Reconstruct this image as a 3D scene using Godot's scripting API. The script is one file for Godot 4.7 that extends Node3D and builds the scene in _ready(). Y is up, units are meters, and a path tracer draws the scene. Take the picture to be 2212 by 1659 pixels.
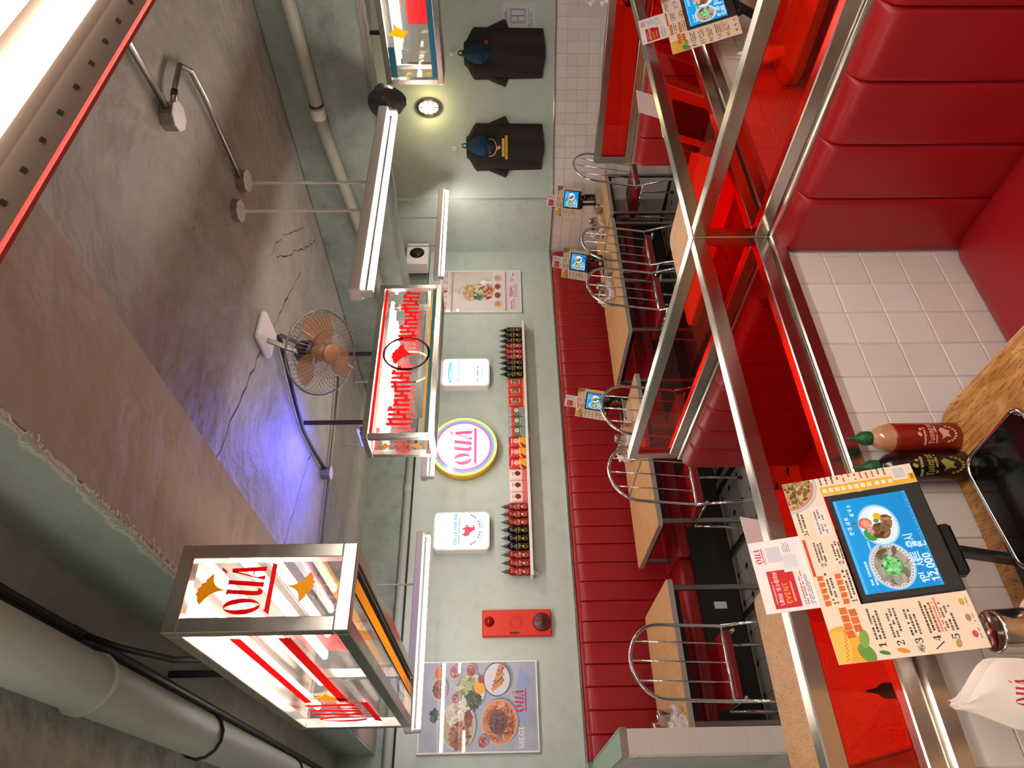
extends Node3D
# Upright frame of the place: x runs right along the far wall, -z runs towards it, y is up, metres.
# The photograph was taken with the phone held sideways, so the camera is rolled a quarter turn.

var M := {}
var rng := RandomNumberGenerator.new()
var names := {}
const ORD := ["leftmost", "second from the left", "third from the left", "fourth from the left", "fifth from the left", "sixth from the left", "seventh from the left", "eighth from the left", "ninth from the left", "tenth from the left"]

# ---------------------------------------------------------------- nodes
func numbered(called: String) -> String:
	var n: int = names.get(called, 0)
	names[called] = n + 1
	return called if n == 0 else "%s_%03d" % [called, n]

func thing(called: String, label: String, category: String, at := Vector3.ZERO, turn := 0.0, group := "") -> Node3D:
	var o := Node3D.new()
	o.name = numbered(called)
	add_child(o)
	o.position = at
	o.rotation.y = turn
	tag(o, label, category, group)
	return o

func tag(o: Node3D, label: String, category := "", group := "") -> Node3D:
	o.set_meta("label", label)
	if category: o.set_meta("category", category)
	if group: o.set_meta("group", group)
	return o

func put(called: String, mesh: Mesh, mat: Material, parent: Node = null, xf := Transform3D.IDENTITY) -> MeshInstance3D:
	var o := MeshInstance3D.new()
	o.mesh = mesh
	o.transform = xf
	o.material_override = mat
	if parent == null or parent == self:
		o.name = numbered(called)
		add_child(o)
	else:
		o.name = called
		parent.add_child(o, true)
	return o

func obj(called: String, s: SurfaceTool, mat: Material, parent: Node = null, xf := Transform3D.IDENTITY) -> MeshInstance3D:
	s.generate_normals()
	return put(called, s.commit(), mat, parent, xf)

func struct(called: String, s: SurfaceTool, mat: Material, label := "", category := "wall") -> MeshInstance3D:
	var o := obj(called, s, mat)
	o.set_meta("kind", "structure")
	if label: tag(o, label, category)
	return o

func dup(root: Node3D, at: Vector3, turn: float, label: String) -> Node3D:
	var r: Node3D = root.duplicate()
	var base := str(root.name)
	var k := base.rfind("_")
	if k > 0 and base.substr(k + 1).is_valid_int(): base = base.substr(0, k)
	r.name = numbered(base)
	add_child(r)
	r.position = at
	r.rotation.y = turn
	r.set_meta("label", label)
	return r

# ---------------------------------------------------------------- shapes
func st(smooth := false) -> SurfaceTool:
	var s := SurfaceTool.new()
	s.begin(Mesh.PRIMITIVE_TRIANGLES)
	s.set_smooth_group(0 if smooth else -1)
	return s

func tri(s: SurfaceTool, a: Vector3, b: Vector3, c: Vector3, away: Vector3) -> void:
	s.set_uv(Vector2.ZERO)
	if (b - a).cross(c - a).dot((a + b + c) / 3.0 - away) > 0.0:
		s.add_vertex(a); s.add_vertex(c); s.add_vertex(b)
	else:
		s.add_vertex(a); s.add_vertex(b); s.add_vertex(c)

func quad(s: SurfaceTool, a: Vector3, b: Vector3, c: Vector3, d: Vector3, away: Vector3) -> void:
	tri(s, a, b, c, away)
	tri(s, a, c, d, away)

# chamfered box
func box(s: SurfaceTool, c: Vector3, size: Vector3, ch := 0.0, b := Basis.IDENTITY) -> void:
	var h := size / 2.0
	if ch <= 0.0:
		for ax in 3:
			for sg in [-1.0, 1.0]:
				var q := []
				for k in [[-1, -1], [1, -1], [1, 1], [-1, 1]]:
					var p := Vector3()
					p[ax] = sg * h[ax]
					p[(ax + 1) % 3] = k[0] * h[(ax + 1) % 3]
					p[(ax + 2) % 3] = k[1] * h[(ax + 2) % 3]
					q.append(c + b * p)
				quad(s, q[0], q[1], q[2], q[3], c)
		return
	var P := func(ax: int, sx: float, sy: float, sz: float) -> Vector3:
		var g := Vector3(sx, sy, sz)
		var p := Vector3()
		for k in 3: p[k] = g[k] * (h[k] if k == ax else h[k] - ch)
		return c + b * p
	for ax in 3:
		var u := (ax + 1) % 3
		var v := (ax + 2) % 3
		for sg in [-1.0, 1.0]:
			var q := []
			for k in [[-1, -1], [1, -1], [1, 1], [-1, 1]]:
				var g := Vector3()
				g[ax] = sg; g[u] = k[0]; g[v] = k[1]
				q.append(P.call(ax, g.x, g.y, g.z))
			quad(s, q[0], q[1], q[2], q[3], c)
		for s1 in [-1.0, 1.0]:
			for s2 in [-1.0, 1.0]:
				var g0 := Vector3()
				var g1 := Vector3()
				g0[ax] = -1; g1[ax] = 1
				g0[u] = s1; g1[u] = s1; g0[v] = s2; g1[v] = s2
				quad(s, P.call(u, g0.x, g0.y, g0.z), P.call(u, g1.x, g1.y, g1.z), P.call(v, g1.x, g1.y, g1.z), P.call(v, g0.x, g0.y, g0.z), c)
	for sx in [-1.0, 1.0]:
		for sy in [-1.0, 1.0]:
			for sz in [-1.0, 1.0]:
				tri(s, P.call(0, sx, sy, sz), P.call(1, sx, sy, sz), P.call(2, sx, sy, sz), c)

func span(s: SurfaceTool, lo: Vector3, hi: Vector3, ch := 0.0) -> void:
	box(s, (lo + hi) / 2.0, (hi - lo).abs(), ch)

# round bar swept through points
func tube(s: SurfaceTool, pts: Array, r: float, n := 10, closed := false, r_end := -1.0) -> void:
	var rings := []
	var m := pts.size()
	var up := Vector3(0.013, 0.7, 0.71)
	for i in m:
		var p: Vector3 = pts[i]
		var a: Vector3 = pts[(i - 1 + m) % m] if closed or i > 0 else p
		var b: Vector3 = pts[(i + 1) % m] if closed or i < m - 1 else p
		var t := (b - a).normalized()
		var x := up.cross(t)
		if x.length() < 0.05: x = Vector3(1, 0.1, 0).cross(t)
		x = x.normalized()
		var y := t.cross(x).normalized()
		up = y
		var rr := r if r_end < 0.0 else lerpf(r, r_end, float(i) / (m - 1))
		var ring := []
		for k in n: ring.append(p + (x * cos(TAU * k / n) + y * sin(TAU * k / n)) * rr)
		rings.append(ring)
	for i in (m if closed else m - 1):
		var c: Vector3 = (pts[i] + pts[(i + 1) % m]) / 2.0
		var A: Array = rings[i]
		var B: Array = rings[(i + 1) % m]
		var off := 0
		if closed and i == m - 1:
			var best := 1e9
			for k in n:
				var d: float = A[0].distance_to(B[k])
				if d < best: best = d; off = k
		for k in n:
			quad(s, A[k], A[(k + 1) % n], B[(k + 1 + off) % n], B[(k + off) % n], c)
	if not closed:
		for e in [[0, 1], [m - 1, m - 2]]:
			for k in n: tri(s, pts[e[0]], rings[e[0]][k], rings[e[0]][(k + 1) % n], pts[e[1]])

func bar(s: SurfaceTool, a: Vector3, b: Vector3, w: float, h: float, ch := 0.0) -> void:
	var x := (b - a).normalized()
	var y := Vector3.UP if absf(x.y) < 0.9 else Vector3.RIGHT
	var z := x.cross(y).normalized()
	y = z.cross(x)
	box(s, (a + b) / 2.0, Vector3(a.distance_to(b), h, w), ch, Basis(x, y, z))

func arc(c: Vector3, x: Vector3, y: Vector3, a0: float, a1: float, n: int) -> Array:
	var o := []
	for i in n + 1:
		var a := lerpf(a0, a1, float(i) / n)
		o.append(c + x * cos(a) + y * sin(a))
	return o

# turned shape: profile of (radius, height), uv around and along
func lathe(s: SurfaceTool, prof: Array, n := 24, at := Vector3.ZERO, b := Basis.IDENTITY) -> void:
	var m := prof.size()
	var lo: float = prof[0].y
	var hi: float = prof[0].y
	for p in prof: lo = minf(lo, p.y); hi = maxf(hi, p.y)
	for i in m - 1:
		for k in n:
			var ps := []
			for e in [[i, k], [i, k + 1], [i + 1, k + 1], [i + 1, k]]:
				var q: Vector2 = prof[e[0]]
				var a: float = TAU * e[1] / n
				ps.append([at + b * Vector3(q.x * sin(a), q.y, q.x * cos(a)), Vector2(float(e[1]) / n, 1.0 - (q.y - lo) / maxf(hi - lo, 1e-6))])
			for t in [[0, 2, 1], [0, 3, 2]]:
				for j in t:
					s.set_uv(ps[j][1])
					s.add_vertex(ps[j][0])

# extruded outline in the xy plane of a transform, from z0 to z1
func prism(s: SurfaceTool, poly: PackedVector2Array, z0: float, z1: float, xf := Transform3D.IDENTITY) -> void:
	var idx := Geometry2D.triangulate_polygon(poly)
	for i in range(0, idx.size(), 3):
		for zz in [z0, z1]:
			var far := xf * Vector3(poly[idx[i]].x, poly[idx[i]].y, (z0 + z1) / 2.0 - (zz - (z0 + z1) / 2.0) * 50.0)
			tri(s, xf * Vector3(poly[idx[i]].x, poly[idx[i]].y, zz), xf * Vector3(poly[idx[i + 1]].x, poly[idx[i + 1]].y, zz), xf * Vector3(poly[idx[i + 2]].x, poly[idx[i + 2]].y, zz), far)
	var cw := Geometry2D.is_polygon_clockwise(poly)
	for i in poly.size():
		var a := poly[i]
		var c := poly[(i + 1) % poly.size()]
		var nrm := (c - a).orthogonal() * (1.0 if cw else -1.0)
		var mid := (a + c) / 2.0 + nrm * 5.0
		quad(s, xf * Vector3(a.x, a.y, z0), xf * Vector3(c.x, c.y, z0), xf * Vector3(c.x, c.y, z1), xf * Vector3(a.x, a.y, z1), xf * Vector3(mid.x, mid.y, (z0 + z1) / 2.0))

func rounded(w: float, h: float, r: float, n := 6, cx := 0.0, cy := 0.0) -> PackedVector2Array:
	var p := PackedVector2Array()
	for q in [[1, 1, 0.0], [-1, 1, PI / 2], [-1, -1, PI], [1, -1, 1.5 * PI]]:
		for i in n + 1:
			var a: float = q[2] + PI / 2 * i / n
			p.append(Vector2(cx + q[0] * (w / 2 - r) + r * cos(a), cy + q[1] * (h / 2 - r) + r * sin(a)))
	return p

func oval(cx: float, cy: float, rx: float, ry: float, n := 32, a0 := 0.0, a1 := TAU) -> PackedVector2Array:
	var p := PackedVector2Array()
	for i in n + (0 if is_equal_approx(a1 - a0, TAU) else 1):
		var a := a0 + (a1 - a0) * i / n
		p.append(Vector2(cx + rx * cos(a), cy + ry * sin(a)))
	return p

func ring(cx: float, cy: float, rx: float, ry: float, w: float, a0: float, a1: float, n := 24) -> PackedVector2Array:
	var p := oval(cx, cy, rx, ry, n, a0, a1)
	var q := oval(cx, cy, rx - w, ry - w, n, a0, a1)
	q.reverse()
	p.append_array(q)
	return p

# a flat printed face of size w x h, facing +z of the transform
func face(w: float, h: float, xf := Transform3D.IDENTITY) -> SurfaceTool:
	var s := st()
	for k in [[-1, 1], [1, 1], [1, -1], [-1, 1], [1, -1], [-1, -1]]:
		s.set_uv(Vector2((k[0] + 1) / 2.0, (1 - k[1]) / 2.0))
		s.add_vertex(xf * Vector3(k[0] * w / 2, k[1] * h / 2, 0))
	return s

# a curved sheet given by a function of (u, v), two-sided look
func sheet(s: SurfaceTool, nu: int, nv: int, f: Callable, away := Vector3(0, 0, -1000)) -> void:
	var g := []
	for j in nv + 1:
		var row := []
		for i in nu + 1: row.append(f.call(float(i) / nu, float(j) / nv))
		g.append(row)
	for j in nv:
		for i in nu:
			var q := [[i, j], [i + 1, j], [i + 1, j + 1], [i, j + 1]]
			var a: Vector3 = g[j][i]
			var flip: bool = (g[j][i + 1] - a).cross(g[j + 1][i + 1] - a).dot(a - away) > 0.0
			for t in ([[0, 2, 1], [0, 3, 2]] if flip else [[0, 1, 2], [0, 2, 3]]):
				for k in t:
					s.set_uv(Vector2(float(q[k][0]) / nu, float(q[k][1]) / nv))
					s.add_vertex(g[q[k][1]][q[k][0]])

func X(x: float, y: float, z: float, turn := 0.0) -> Transform3D:
	return Transform3D(Basis(Vector3.UP, turn), Vector3(x, y, z))

# the lettering on the house sign: heavy contrast serif letters over a rule, height 1
func letters() -> Array:
	var o := []
	var a := PackedVector2Array()
	for i in 17: a.append(Vector2(0.377, 0.5) + Vector2(cos(PI / 2 + PI * i / 16) * 0.377, sin(PI / 2 + PI * i / 16) * 0.5))
	for i in 17: a.append(Vector2(0.39, 0.5) + Vector2(cos(1.5 * PI - PI * i / 16) * 0.17 - 0.08 * sin(1.5 * PI - PI * i / 16), sin(1.5 * PI - PI * i / 16) * 0.485))
	o.append(a)
	var b := PackedVector2Array()
	for i in 17: b.append(Vector2(0.377, 0.5) + Vector2(cos(-PI / 2 + PI * i / 16) * 0.377, sin(-PI / 2 + PI * i / 16) * 0.5))
	for i in 17: b.append(Vector2(0.37, 0.5) + Vector2(cos(PI / 2 - PI * i / 16) * 0.17 - 0.08 * sin(PI / 2 - PI * i / 16), sin(PI / 2 - PI * i / 16) * 0.485))
	o.append(b)
	o.append(PackedVector2Array([Vector2(0.94, 1), Vector2(1.22, 1), Vector2(1.19, 0.93), Vector2(1.09, 0.25), Vector2(1.11, 0.14), Vector2(1.17, 0.12), Vector2(1.25, 0.2), Vector2(1.2, 0.06), Vector2(1.1, -0.01), Vector2(0.97, 0.0), Vector2(0.89, 0.1), Vector2(0.89, 0.25), Vector2(0.98, 0.93)]))
	o.append(PackedVector2Array([Vector2(1.4, 1), Vector2(1.66, 1), Vector2(1.63, 0.93), Vector2(1.52, 0.06), Vector2(1.53, 0.0), Vector2(1.27, 0.0), Vector2(1.3, 0.06), Vector2(1.43, 0.93)]))
	o.append(PackedVector2Array([Vector2(2.03, 0.95), Vector2(2.21, 0.97), Vector2(2.285, 0.0), Vector2(2.07, 0.0)]))
	o.append(PackedVector2Array([Vector2(2.03, 0.95), Vector2(2.08, 0.9), Vector2(1.77, 0.22), Vector2(1.85, 0.0), Vector2(1.62, 0.0), Vector2(1.72, 0.22)]))
	o.append(PackedVector2Array([Vector2(1.85, 0.33), Vector2(2.1, 0.33), Vector2(2.1, 0.36), Vector2(1.86, 0.36)]))
	o.append(PackedVector2Array([Vector2(1.92, 1.09), Vector2(2.1, 1.12), Vector2(2.27, 1.26), Vector2(2.14, 1.24), Vector2(2.05, 1.17)]))
	o.append(PackedVector2Array([Vector2(-0.02, -0.28), Vector2(2.4, -0.28), Vector2(2.44, -0.15), Vector2(2.47, -0.11), Vector2(2.38, -0.15), Vector2(0.22, -0.15), Vector2(0.18, -0.11)]))
	return o

func wing() -> PackedVector2Array:
	var p := PackedVector2Array([Vector2(0.5, -0.06)])
	for i in 9:   # concave run from the tip up to the top feather
		var u := i / 8.0
		p.append(Vector2(0.5, -0.06).lerp(Vector2(0.02, 0.52), u) + Vector2(-0.13, -0.09) * sin(PI * u))
	for q in [[-0.2, 0.3], [-0.17, 0.25], [-0.33, 0.16], [-0.3, 0.1], [-0.43, -0.02], [-0.38, -0.07], [-0.45, -0.2], [-0.38, -0.24], [-0.34, -0.42]]: p.append(Vector2(q[0], q[1]))
	for i in 9:
		var u := i / 8.0
		p.append(Vector2(-0.24, -0.54).lerp(Vector2(0.5, -0.06), u) + Vector2(-0.06, 0.12) * sin(PI * u))
	return p.slice(0, p.size() - 1)

func placed(poly: PackedVector2Array, at: Vector2, k: float, turn := 0.0, ky := 0.0) -> PackedVector2Array:
	var o := PackedVector2Array()
	for p in poly: o.append(at + Vector2(p.x * k, p.y * (ky if ky > 0.0 else k)).rotated(turn))
	return o

# ---------------------------------------------------------------- printed pictures
class Pic:
	var im: Image
	var w: int
	var h: int
	static var fonts := {}
	static var glyphs := {}

	func _init(ww: int, hh: int, bg: Color) -> void:
		w = ww; h = hh
		im = Image.create_empty(w, h, false, Image.FORMAT_RGB8)
		im.fill(bg)

	func tex() -> ImageTexture:
		return ImageTexture.create_from_image(im)

	func rect(x: float, y: float, ww: float, hh: float, c: Color) -> void:
		im.fill_rect(Rect2i(roundi(x), roundi(y), maxi(1, roundi(ww)), maxi(1, roundi(hh))), c)

	func poly(p: PackedVector2Array, c: Color) -> void:
		var lo := 1e9
		var hi := -1e9
		for q in p: lo = minf(lo, q.y); hi = maxf(hi, q.y)
		for y in range(maxi(0, int(lo)), mini(h - 1, int(hi)) + 1):
			var xs := []
			var yy := y + 0.5
			for i in p.size():
				var a := p[i]
				var b := p[(i + 1) % p.size()]
				if (a.y <= yy) != (b.y <= yy): xs.append(a.x + (yy - a.y) / (b.y - a.y) * (b.x - a.x))
			xs.sort()
			for i in range(0, xs.size() - 1, 2):
				var x0 := roundi(xs[i])
				var x1 := roundi(xs[i + 1])
				if x1 > x0: im.fill_rect(Rect2i(x0, y, x1 - x0, 1), c)

	func oval(cx: float, cy: float, rx: float, ry: float, c: Color, turn := 0.0) -> void:
		var p := PackedVector2Array()
		for i in 40: p.append(Vector2(cx, cy) + Vector2(rx * cos(TAU * i / 40), ry * sin(TAU * i / 40)).rotated(turn))
		poly(p, c)

	func line(a: Vector2, b: Vector2, t: float, c: Color) -> void:
		var n := (b - a).orthogonal().normalized() * t / 2
		poly(PackedVector2Array([a + n, b + n, b - n, a - n]), c)

	func polyline(p: Array, t: float, c: Color) -> void:
		for i in p.size() - 1:
			var d: Vector2 = (p[i + 1] - p[i]).normalized() * t * 0.4
			line(p[i] - d, p[i + 1] + d, t, c)

	# Latin text, baseline at (x, y), cap height about size; turned about its start
	func text(t: String, x: float, y: float, size: float, c: Color, serif := false, bold := true, centre := false, turn := 0.0) -> float:
		var key := [t, serif, bold]
		if not glyphs.has(key):
			var f := SystemFont.new()
			f.font_names = PackedStringArray(["Droid Serif" if serif else "Droid Sans"])
			f.font_weight = 700 if bold else 400
			var tm := TextMesh.new()
			tm.text = t
			tm.font = f
			tm.font_size = 64
			tm.pixel_size = 1.0 / 64
			tm.depth = 0.0
			tm.curve_step = 2.0
			var arr := tm.surface_get_arrays(0)
			glyphs[key] = [arr[Mesh.ARRAY_VERTEX], arr[Mesh.ARRAY_INDEX]]
		var v: PackedVector3Array = glyphs[key][0]
		var ix = glyphs[key][1]
		if ix == null: ix = PackedInt32Array(range(v.size()))
		var lo := 1e9
		var hi := -1e9
		for q in v: lo = minf(lo, q.x); hi = maxf(hi, q.x)
		var k := size / 0.719
		var base := 0.344
		for i in range(0, ix.size() - 2, 3):
			var p := PackedVector2Array()
			for j in 3:
				var q: Vector3 = v[ix[i + j]]
				p.append(Vector2(x, y) + Vector2((q.x - (lo if not centre else (lo + hi) / 2)) * k, -(q.y + base) * k).rotated(turn))
			poly(p, c)
		return (hi - lo) * k

	# Hangul drawn stroke by stroke
	const LEAD := "ㄱㄲㄴㄷㄸㄹㅁㅂㅃㅅㅆㅇㅈㅉㅊㅋㅌㅍㅎ"
	const TAILS := [-1, 0, 1, -1, 2, -1, -1, 3, 5, -1, -1, -1, -1, -1, -1, -1, 6, 7, -1, 9, 10, 11, 12, 14, 15, 16, 17, 18]

	static func jamo(n: int) -> Array:
		var c := []
		for i in 13: c.append([0.5 + 0.48 * cos(TAU * i / 12), 0.5 + 0.48 * sin(TAU * i / 12)])
		match n:
			0, 1: return [[[0, 0], [1, 0], [0.9, 1]]]
			2: return [[[0, 0], [0, 1], [1, 1]]]
			3, 4: return [[[1, 0], [0, 0], [0, 1], [1, 1]]]
			5: return [[[0, 0], [1, 0], [1, 0.5], [0, 0.5], [0, 1], [1, 1]]]
			6: return [[[0, 0], [1, 0], [1, 1], [0, 1], [0, 0]]]
			7, 8: return [[[0, 0], [0, 1], [1, 1], [1, 0]], [[0, 0.5], [1, 0.5]]]
			9, 10: return [[[0.5, 0], [0.4, 0.5], [0, 1]], [[0.45, 0.4], [1, 1]]]
			11: return [c]
			12, 13: return [[[0, 0], [1, 0]], [[0.5, 0], [0, 1]], [[0.5, 0.2], [1, 1]]]
			14: return [[[0.3, -0.2], [0.7, -0.2]], [[0, 0.1], [1, 0.1]], [[0.5, 0.1], [0, 1]], [[0.5, 0.3], [1, 1]]]
			15: return [[[0, 0], [1, 0], [0.9, 1]], [[0, 0.5], [0.95, 0.5]]]
			16: return [[[1, 0], [0, 0], [0, 1], [1, 1]], [[0, 0.5], [0.9, 0.5]]]
			17: return [[[0, 0], [1, 0]], [[0.3, 0], [0.3, 1]], [[0.7, 0], [0.7, 1]], [[0, 1], [1, 1]]]
		return [[[0.3, -0.15], [0.7, -0.15]], [[0, 0.1], [1, 0.1]], c]

	func hangul(t: String, x: float, y: float, size: float, thick: float, c: Color, turn := 0.0) -> void:
		var px := 0.0
		for ch in t:
			var code := ch.unicode_at(0) - 0xAC00
			if ch == " ": px += size * 0.45; continue
			if code < 0: continue
			var L := code / 588
			var V := (code % 588) / 28
			var T: int = TAILS[code % 28]
			var s := []
			var under := V in [8, 12, 13, 17, 18]
			var mixed := V in [9, 10, 11, 14, 15, 16, 19]
			var hh := 0.52 if T >= 0 else 0.95
			var lw := 0.8 if under else 0.5
			var lh := hh * (0.5 if under else 0.52 if mixed else 0.9)
			var lx := 0.1 if under else 0.02
			for st in jamo(L): s.append(st.map(func(p): return [lx + p[0] * lw, p[1] * lh]))
			var vx := 0.78
			if under or mixed:
				var yb := lh + (hh - lh) * 0.6
				s.append([[0, yb], [0.92 if under else 0.62, yb]])
				if V in [8, 9, 10, 11]: s.append([[0.45 if under else 0.3, yb], [0.45 if under else 0.3, lh + 0.04]])
				if V in [12]: s.append([[0.3, yb], [0.3, lh + 0.02]]); s.append([[0.6, yb], [0.6, lh + 0.02]])
				if V in [13, 14, 15, 16]: s.append([[0.45 if under else 0.3, yb], [0.45 if under else 0.3, hh + 0.02]])
				if V == 17: s.append([[0.3, yb], [0.3, hh + 0.02]]); s.append([[0.6, yb], [0.6, hh + 0.02]])
			if not under:
				s.append([[vx, -0.04], [vx, hh]])
				if V in [0, 1, 9, 10]: s.append([[vx, hh * 0.45], [vx + 0.2, hh * 0.45]])
				if V in [2, 3]: s.append([[vx, hh * 0.32], [vx + 0.2, hh * 0.32]]); s.append([[vx, hh * 0.6], [vx + 0.2, hh * 0.6]])
				if V in [4, 5, 14, 15]: s.append([[vx - 0.2, hh * 0.45], [vx, hh * 0.45]])
				if V in [6, 7]: s.append([[vx - 0.2, hh * 0.32], [vx, hh * 0.32]]); s.append([[vx - 0.2, hh * 0.6], [vx, hh * 0.6]])
				if V in [1, 3, 5, 7, 10, 15]: s.append([[vx + 0.2, -0.04], [vx + 0.2, hh]])
			if T >= 0:
				for st in jamo(T): s.append(st.map(func(p): return [0.15 + p[0] * 0.65, 0.64 + p[1] * 0.34]))
			for st in s:
				polyline(st.map(func(p): return Vector2(x, y) + Vector2(px + p[0] * size * 0.9, p[1] * size).rotated(turn)), thick, c)
			px += size

	# lines of print too small to read: rows of short marks
	func fine(x: float, y: float, ww: float, hh: float, rows: int, c: Color, r: RandomNumberGenerator, turn := 0.0) -> void:
		var lh := hh / rows
		for k in rows:
			var px := 0.0
			var end := ww * r.randf_range(0.7, 1.0)
			while px < end:
				var a := lh * r.randf_range(0.35, 0.75)
				if r.randf() > 0.16:
					var p := PackedVector2Array()
					for q in [[0, 0.1], [a, 0.1], [a, 0.62], [0, 0.62]]: p.append(Vector2(x, y) + Vector2(px + q[0], (k + q[1]) * lh).rotated(turn))
					poly(p, c.lerp(Color(1, 0.95, 0.9), r.randf_range(0.0, 0.35)))
				px += a * 1.25

	# a mottled heap of food inside an ellipse
	func heap(cx: float, cy: float, rx: float, ry: float, cs: Array, n: int, size: float, r: RandomNumberGenerator, long := 1.0) -> void:
		oval(cx, cy, rx, ry, cs[0])
		for i in n:
			var a := r.randf() * TAU
			var d := sqrt(r.randf()) * 0.9
			var k := size * r.randf_range(0.6, 1.3)
			oval(cx + cos(a) * rx * d, cy + sin(a) * ry * d, k * long, k / long, cs[r.randi() % cs.size()].darkened(r.randf() * 0.22), r.randf() * PI)

	func logo(ls: Array, x: float, y: float, k: float, c: Color, turn := 0.0) -> void:
		for p in ls:
			var o := PackedVector2Array()
			for q in p: o.append(Vector2(x, y) + Vector2(q.x * k, -q.y * k).rotated(turn))
			poly(o, c)

func h(s: String) -> Color:
	return Color(s)

# ---------------------------------------------------------------- materials
func mat(col: Color, rough := 0.6, metal := 0.0) -> StandardMaterial3D:
	var m := StandardMaterial3D.new()
	m.albedo_color = col
	m.roughness = rough
	m.metallic = metal
	return m

func noise(freq: float, oct: int, sd: int, kind := FastNoiseLite.TYPE_SIMPLEX_SMOOTH) -> FastNoiseLite:
	var n := FastNoiseLite.new()
	n.noise_type = kind
	n.frequency = freq
	n.fractal_octaves = oct
	n.seed = sd
	return n

func noise_tex(n: FastNoiseLite, size := 256, normal := false, bump := 4.0, ramp: Array = []) -> NoiseTexture2D:
	var t := NoiseTexture2D.new()
	t.width = size
	t.height = size
	t.seamless = true
	t.noise = n
	t.as_normal_map = normal
	t.bump_strength = bump
	if ramp:
		var g := Gradient.new()
		g.offsets = PackedFloat32Array([0.0, 0.35, 0.65, 1.0])
		g.colors = PackedColorArray(ramp)
		t.color_ramp = g
	return t

func tri_uv(m: StandardMaterial3D, k: float, world := true) -> StandardMaterial3D:
	m.uv1_triplanar = true
	m.uv1_world_triplanar = world
	m.uv1_scale = Vector3(k, k, k)
	return m

func wood(a: Color, b: Color, dark: Color, sd: int, stretch: float, k: float) -> StandardMaterial3D:
	var n1 := noise(0.012, 4, sd)
	var n2 := noise(0.05, 3, sd + 7)
	var im := Image.create_empty(512, 512, false, Image.FORMAT_RGB8)
	for y in 512:
		for x in 512:
			var w := n1.get_noise_2d(x * 0.6, y * 0.12) * 26.0
			var v := n2.get_noise_2d((x + w) * stretch, y * 0.16)
			var f := n2.get_noise_2d((x + w) * 6.0 + 900.0, y * 0.5)
			var c := a.lerp(b, clampf(0.5 + v * 0.9, 0.0, 1.0))
			if f > 0.18: c = c.lerp(dark, clampf((f - 0.18) * 2.2, 0.0, 0.7))
			im.set_pixel(x, y, c)
	var m := mat(Color.WHITE, 0.42)
	m.albedo_texture = ImageTexture.create_from_image(im)
	m.uv1_scale = Vector3(k, k, k)
	tri_uv(m, k)
	return m

func pic_mat(t: Texture2D, rough := 0.5) -> StandardMaterial3D:
	var m := mat(Color.WHITE, rough)
	m.albedo_texture = t
	return m

func lit_mat(t: Texture2D, e: float) -> StandardMaterial3D:
	var m := mat(Color.BLACK, 0.15)
	m.emission_enabled = true
	m.emission = Color.WHITE
	m.emission_operator = BaseMaterial3D.EMISSION_OP_MULTIPLY
	m.emission_texture = t
	m.emission_energy_multiplier = e
	return m

func glow(c: Color, e: float) -> StandardMaterial3D:
	var m := mat(c, 0.4)
	m.emission_enabled = true
	m.emission = c
	m.emission_energy_multiplier = e
	return m

func glass(c: Color, a: float, rough := 0.0) -> StandardMaterial3D:
	var m := mat(Color(c.r, c.g, c.b, a), rough)
	m.transparency = BaseMaterial3D.TRANSPARENCY_ALPHA
	return m

const WARM := Color(1.0, 0.955, 0.92)

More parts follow.
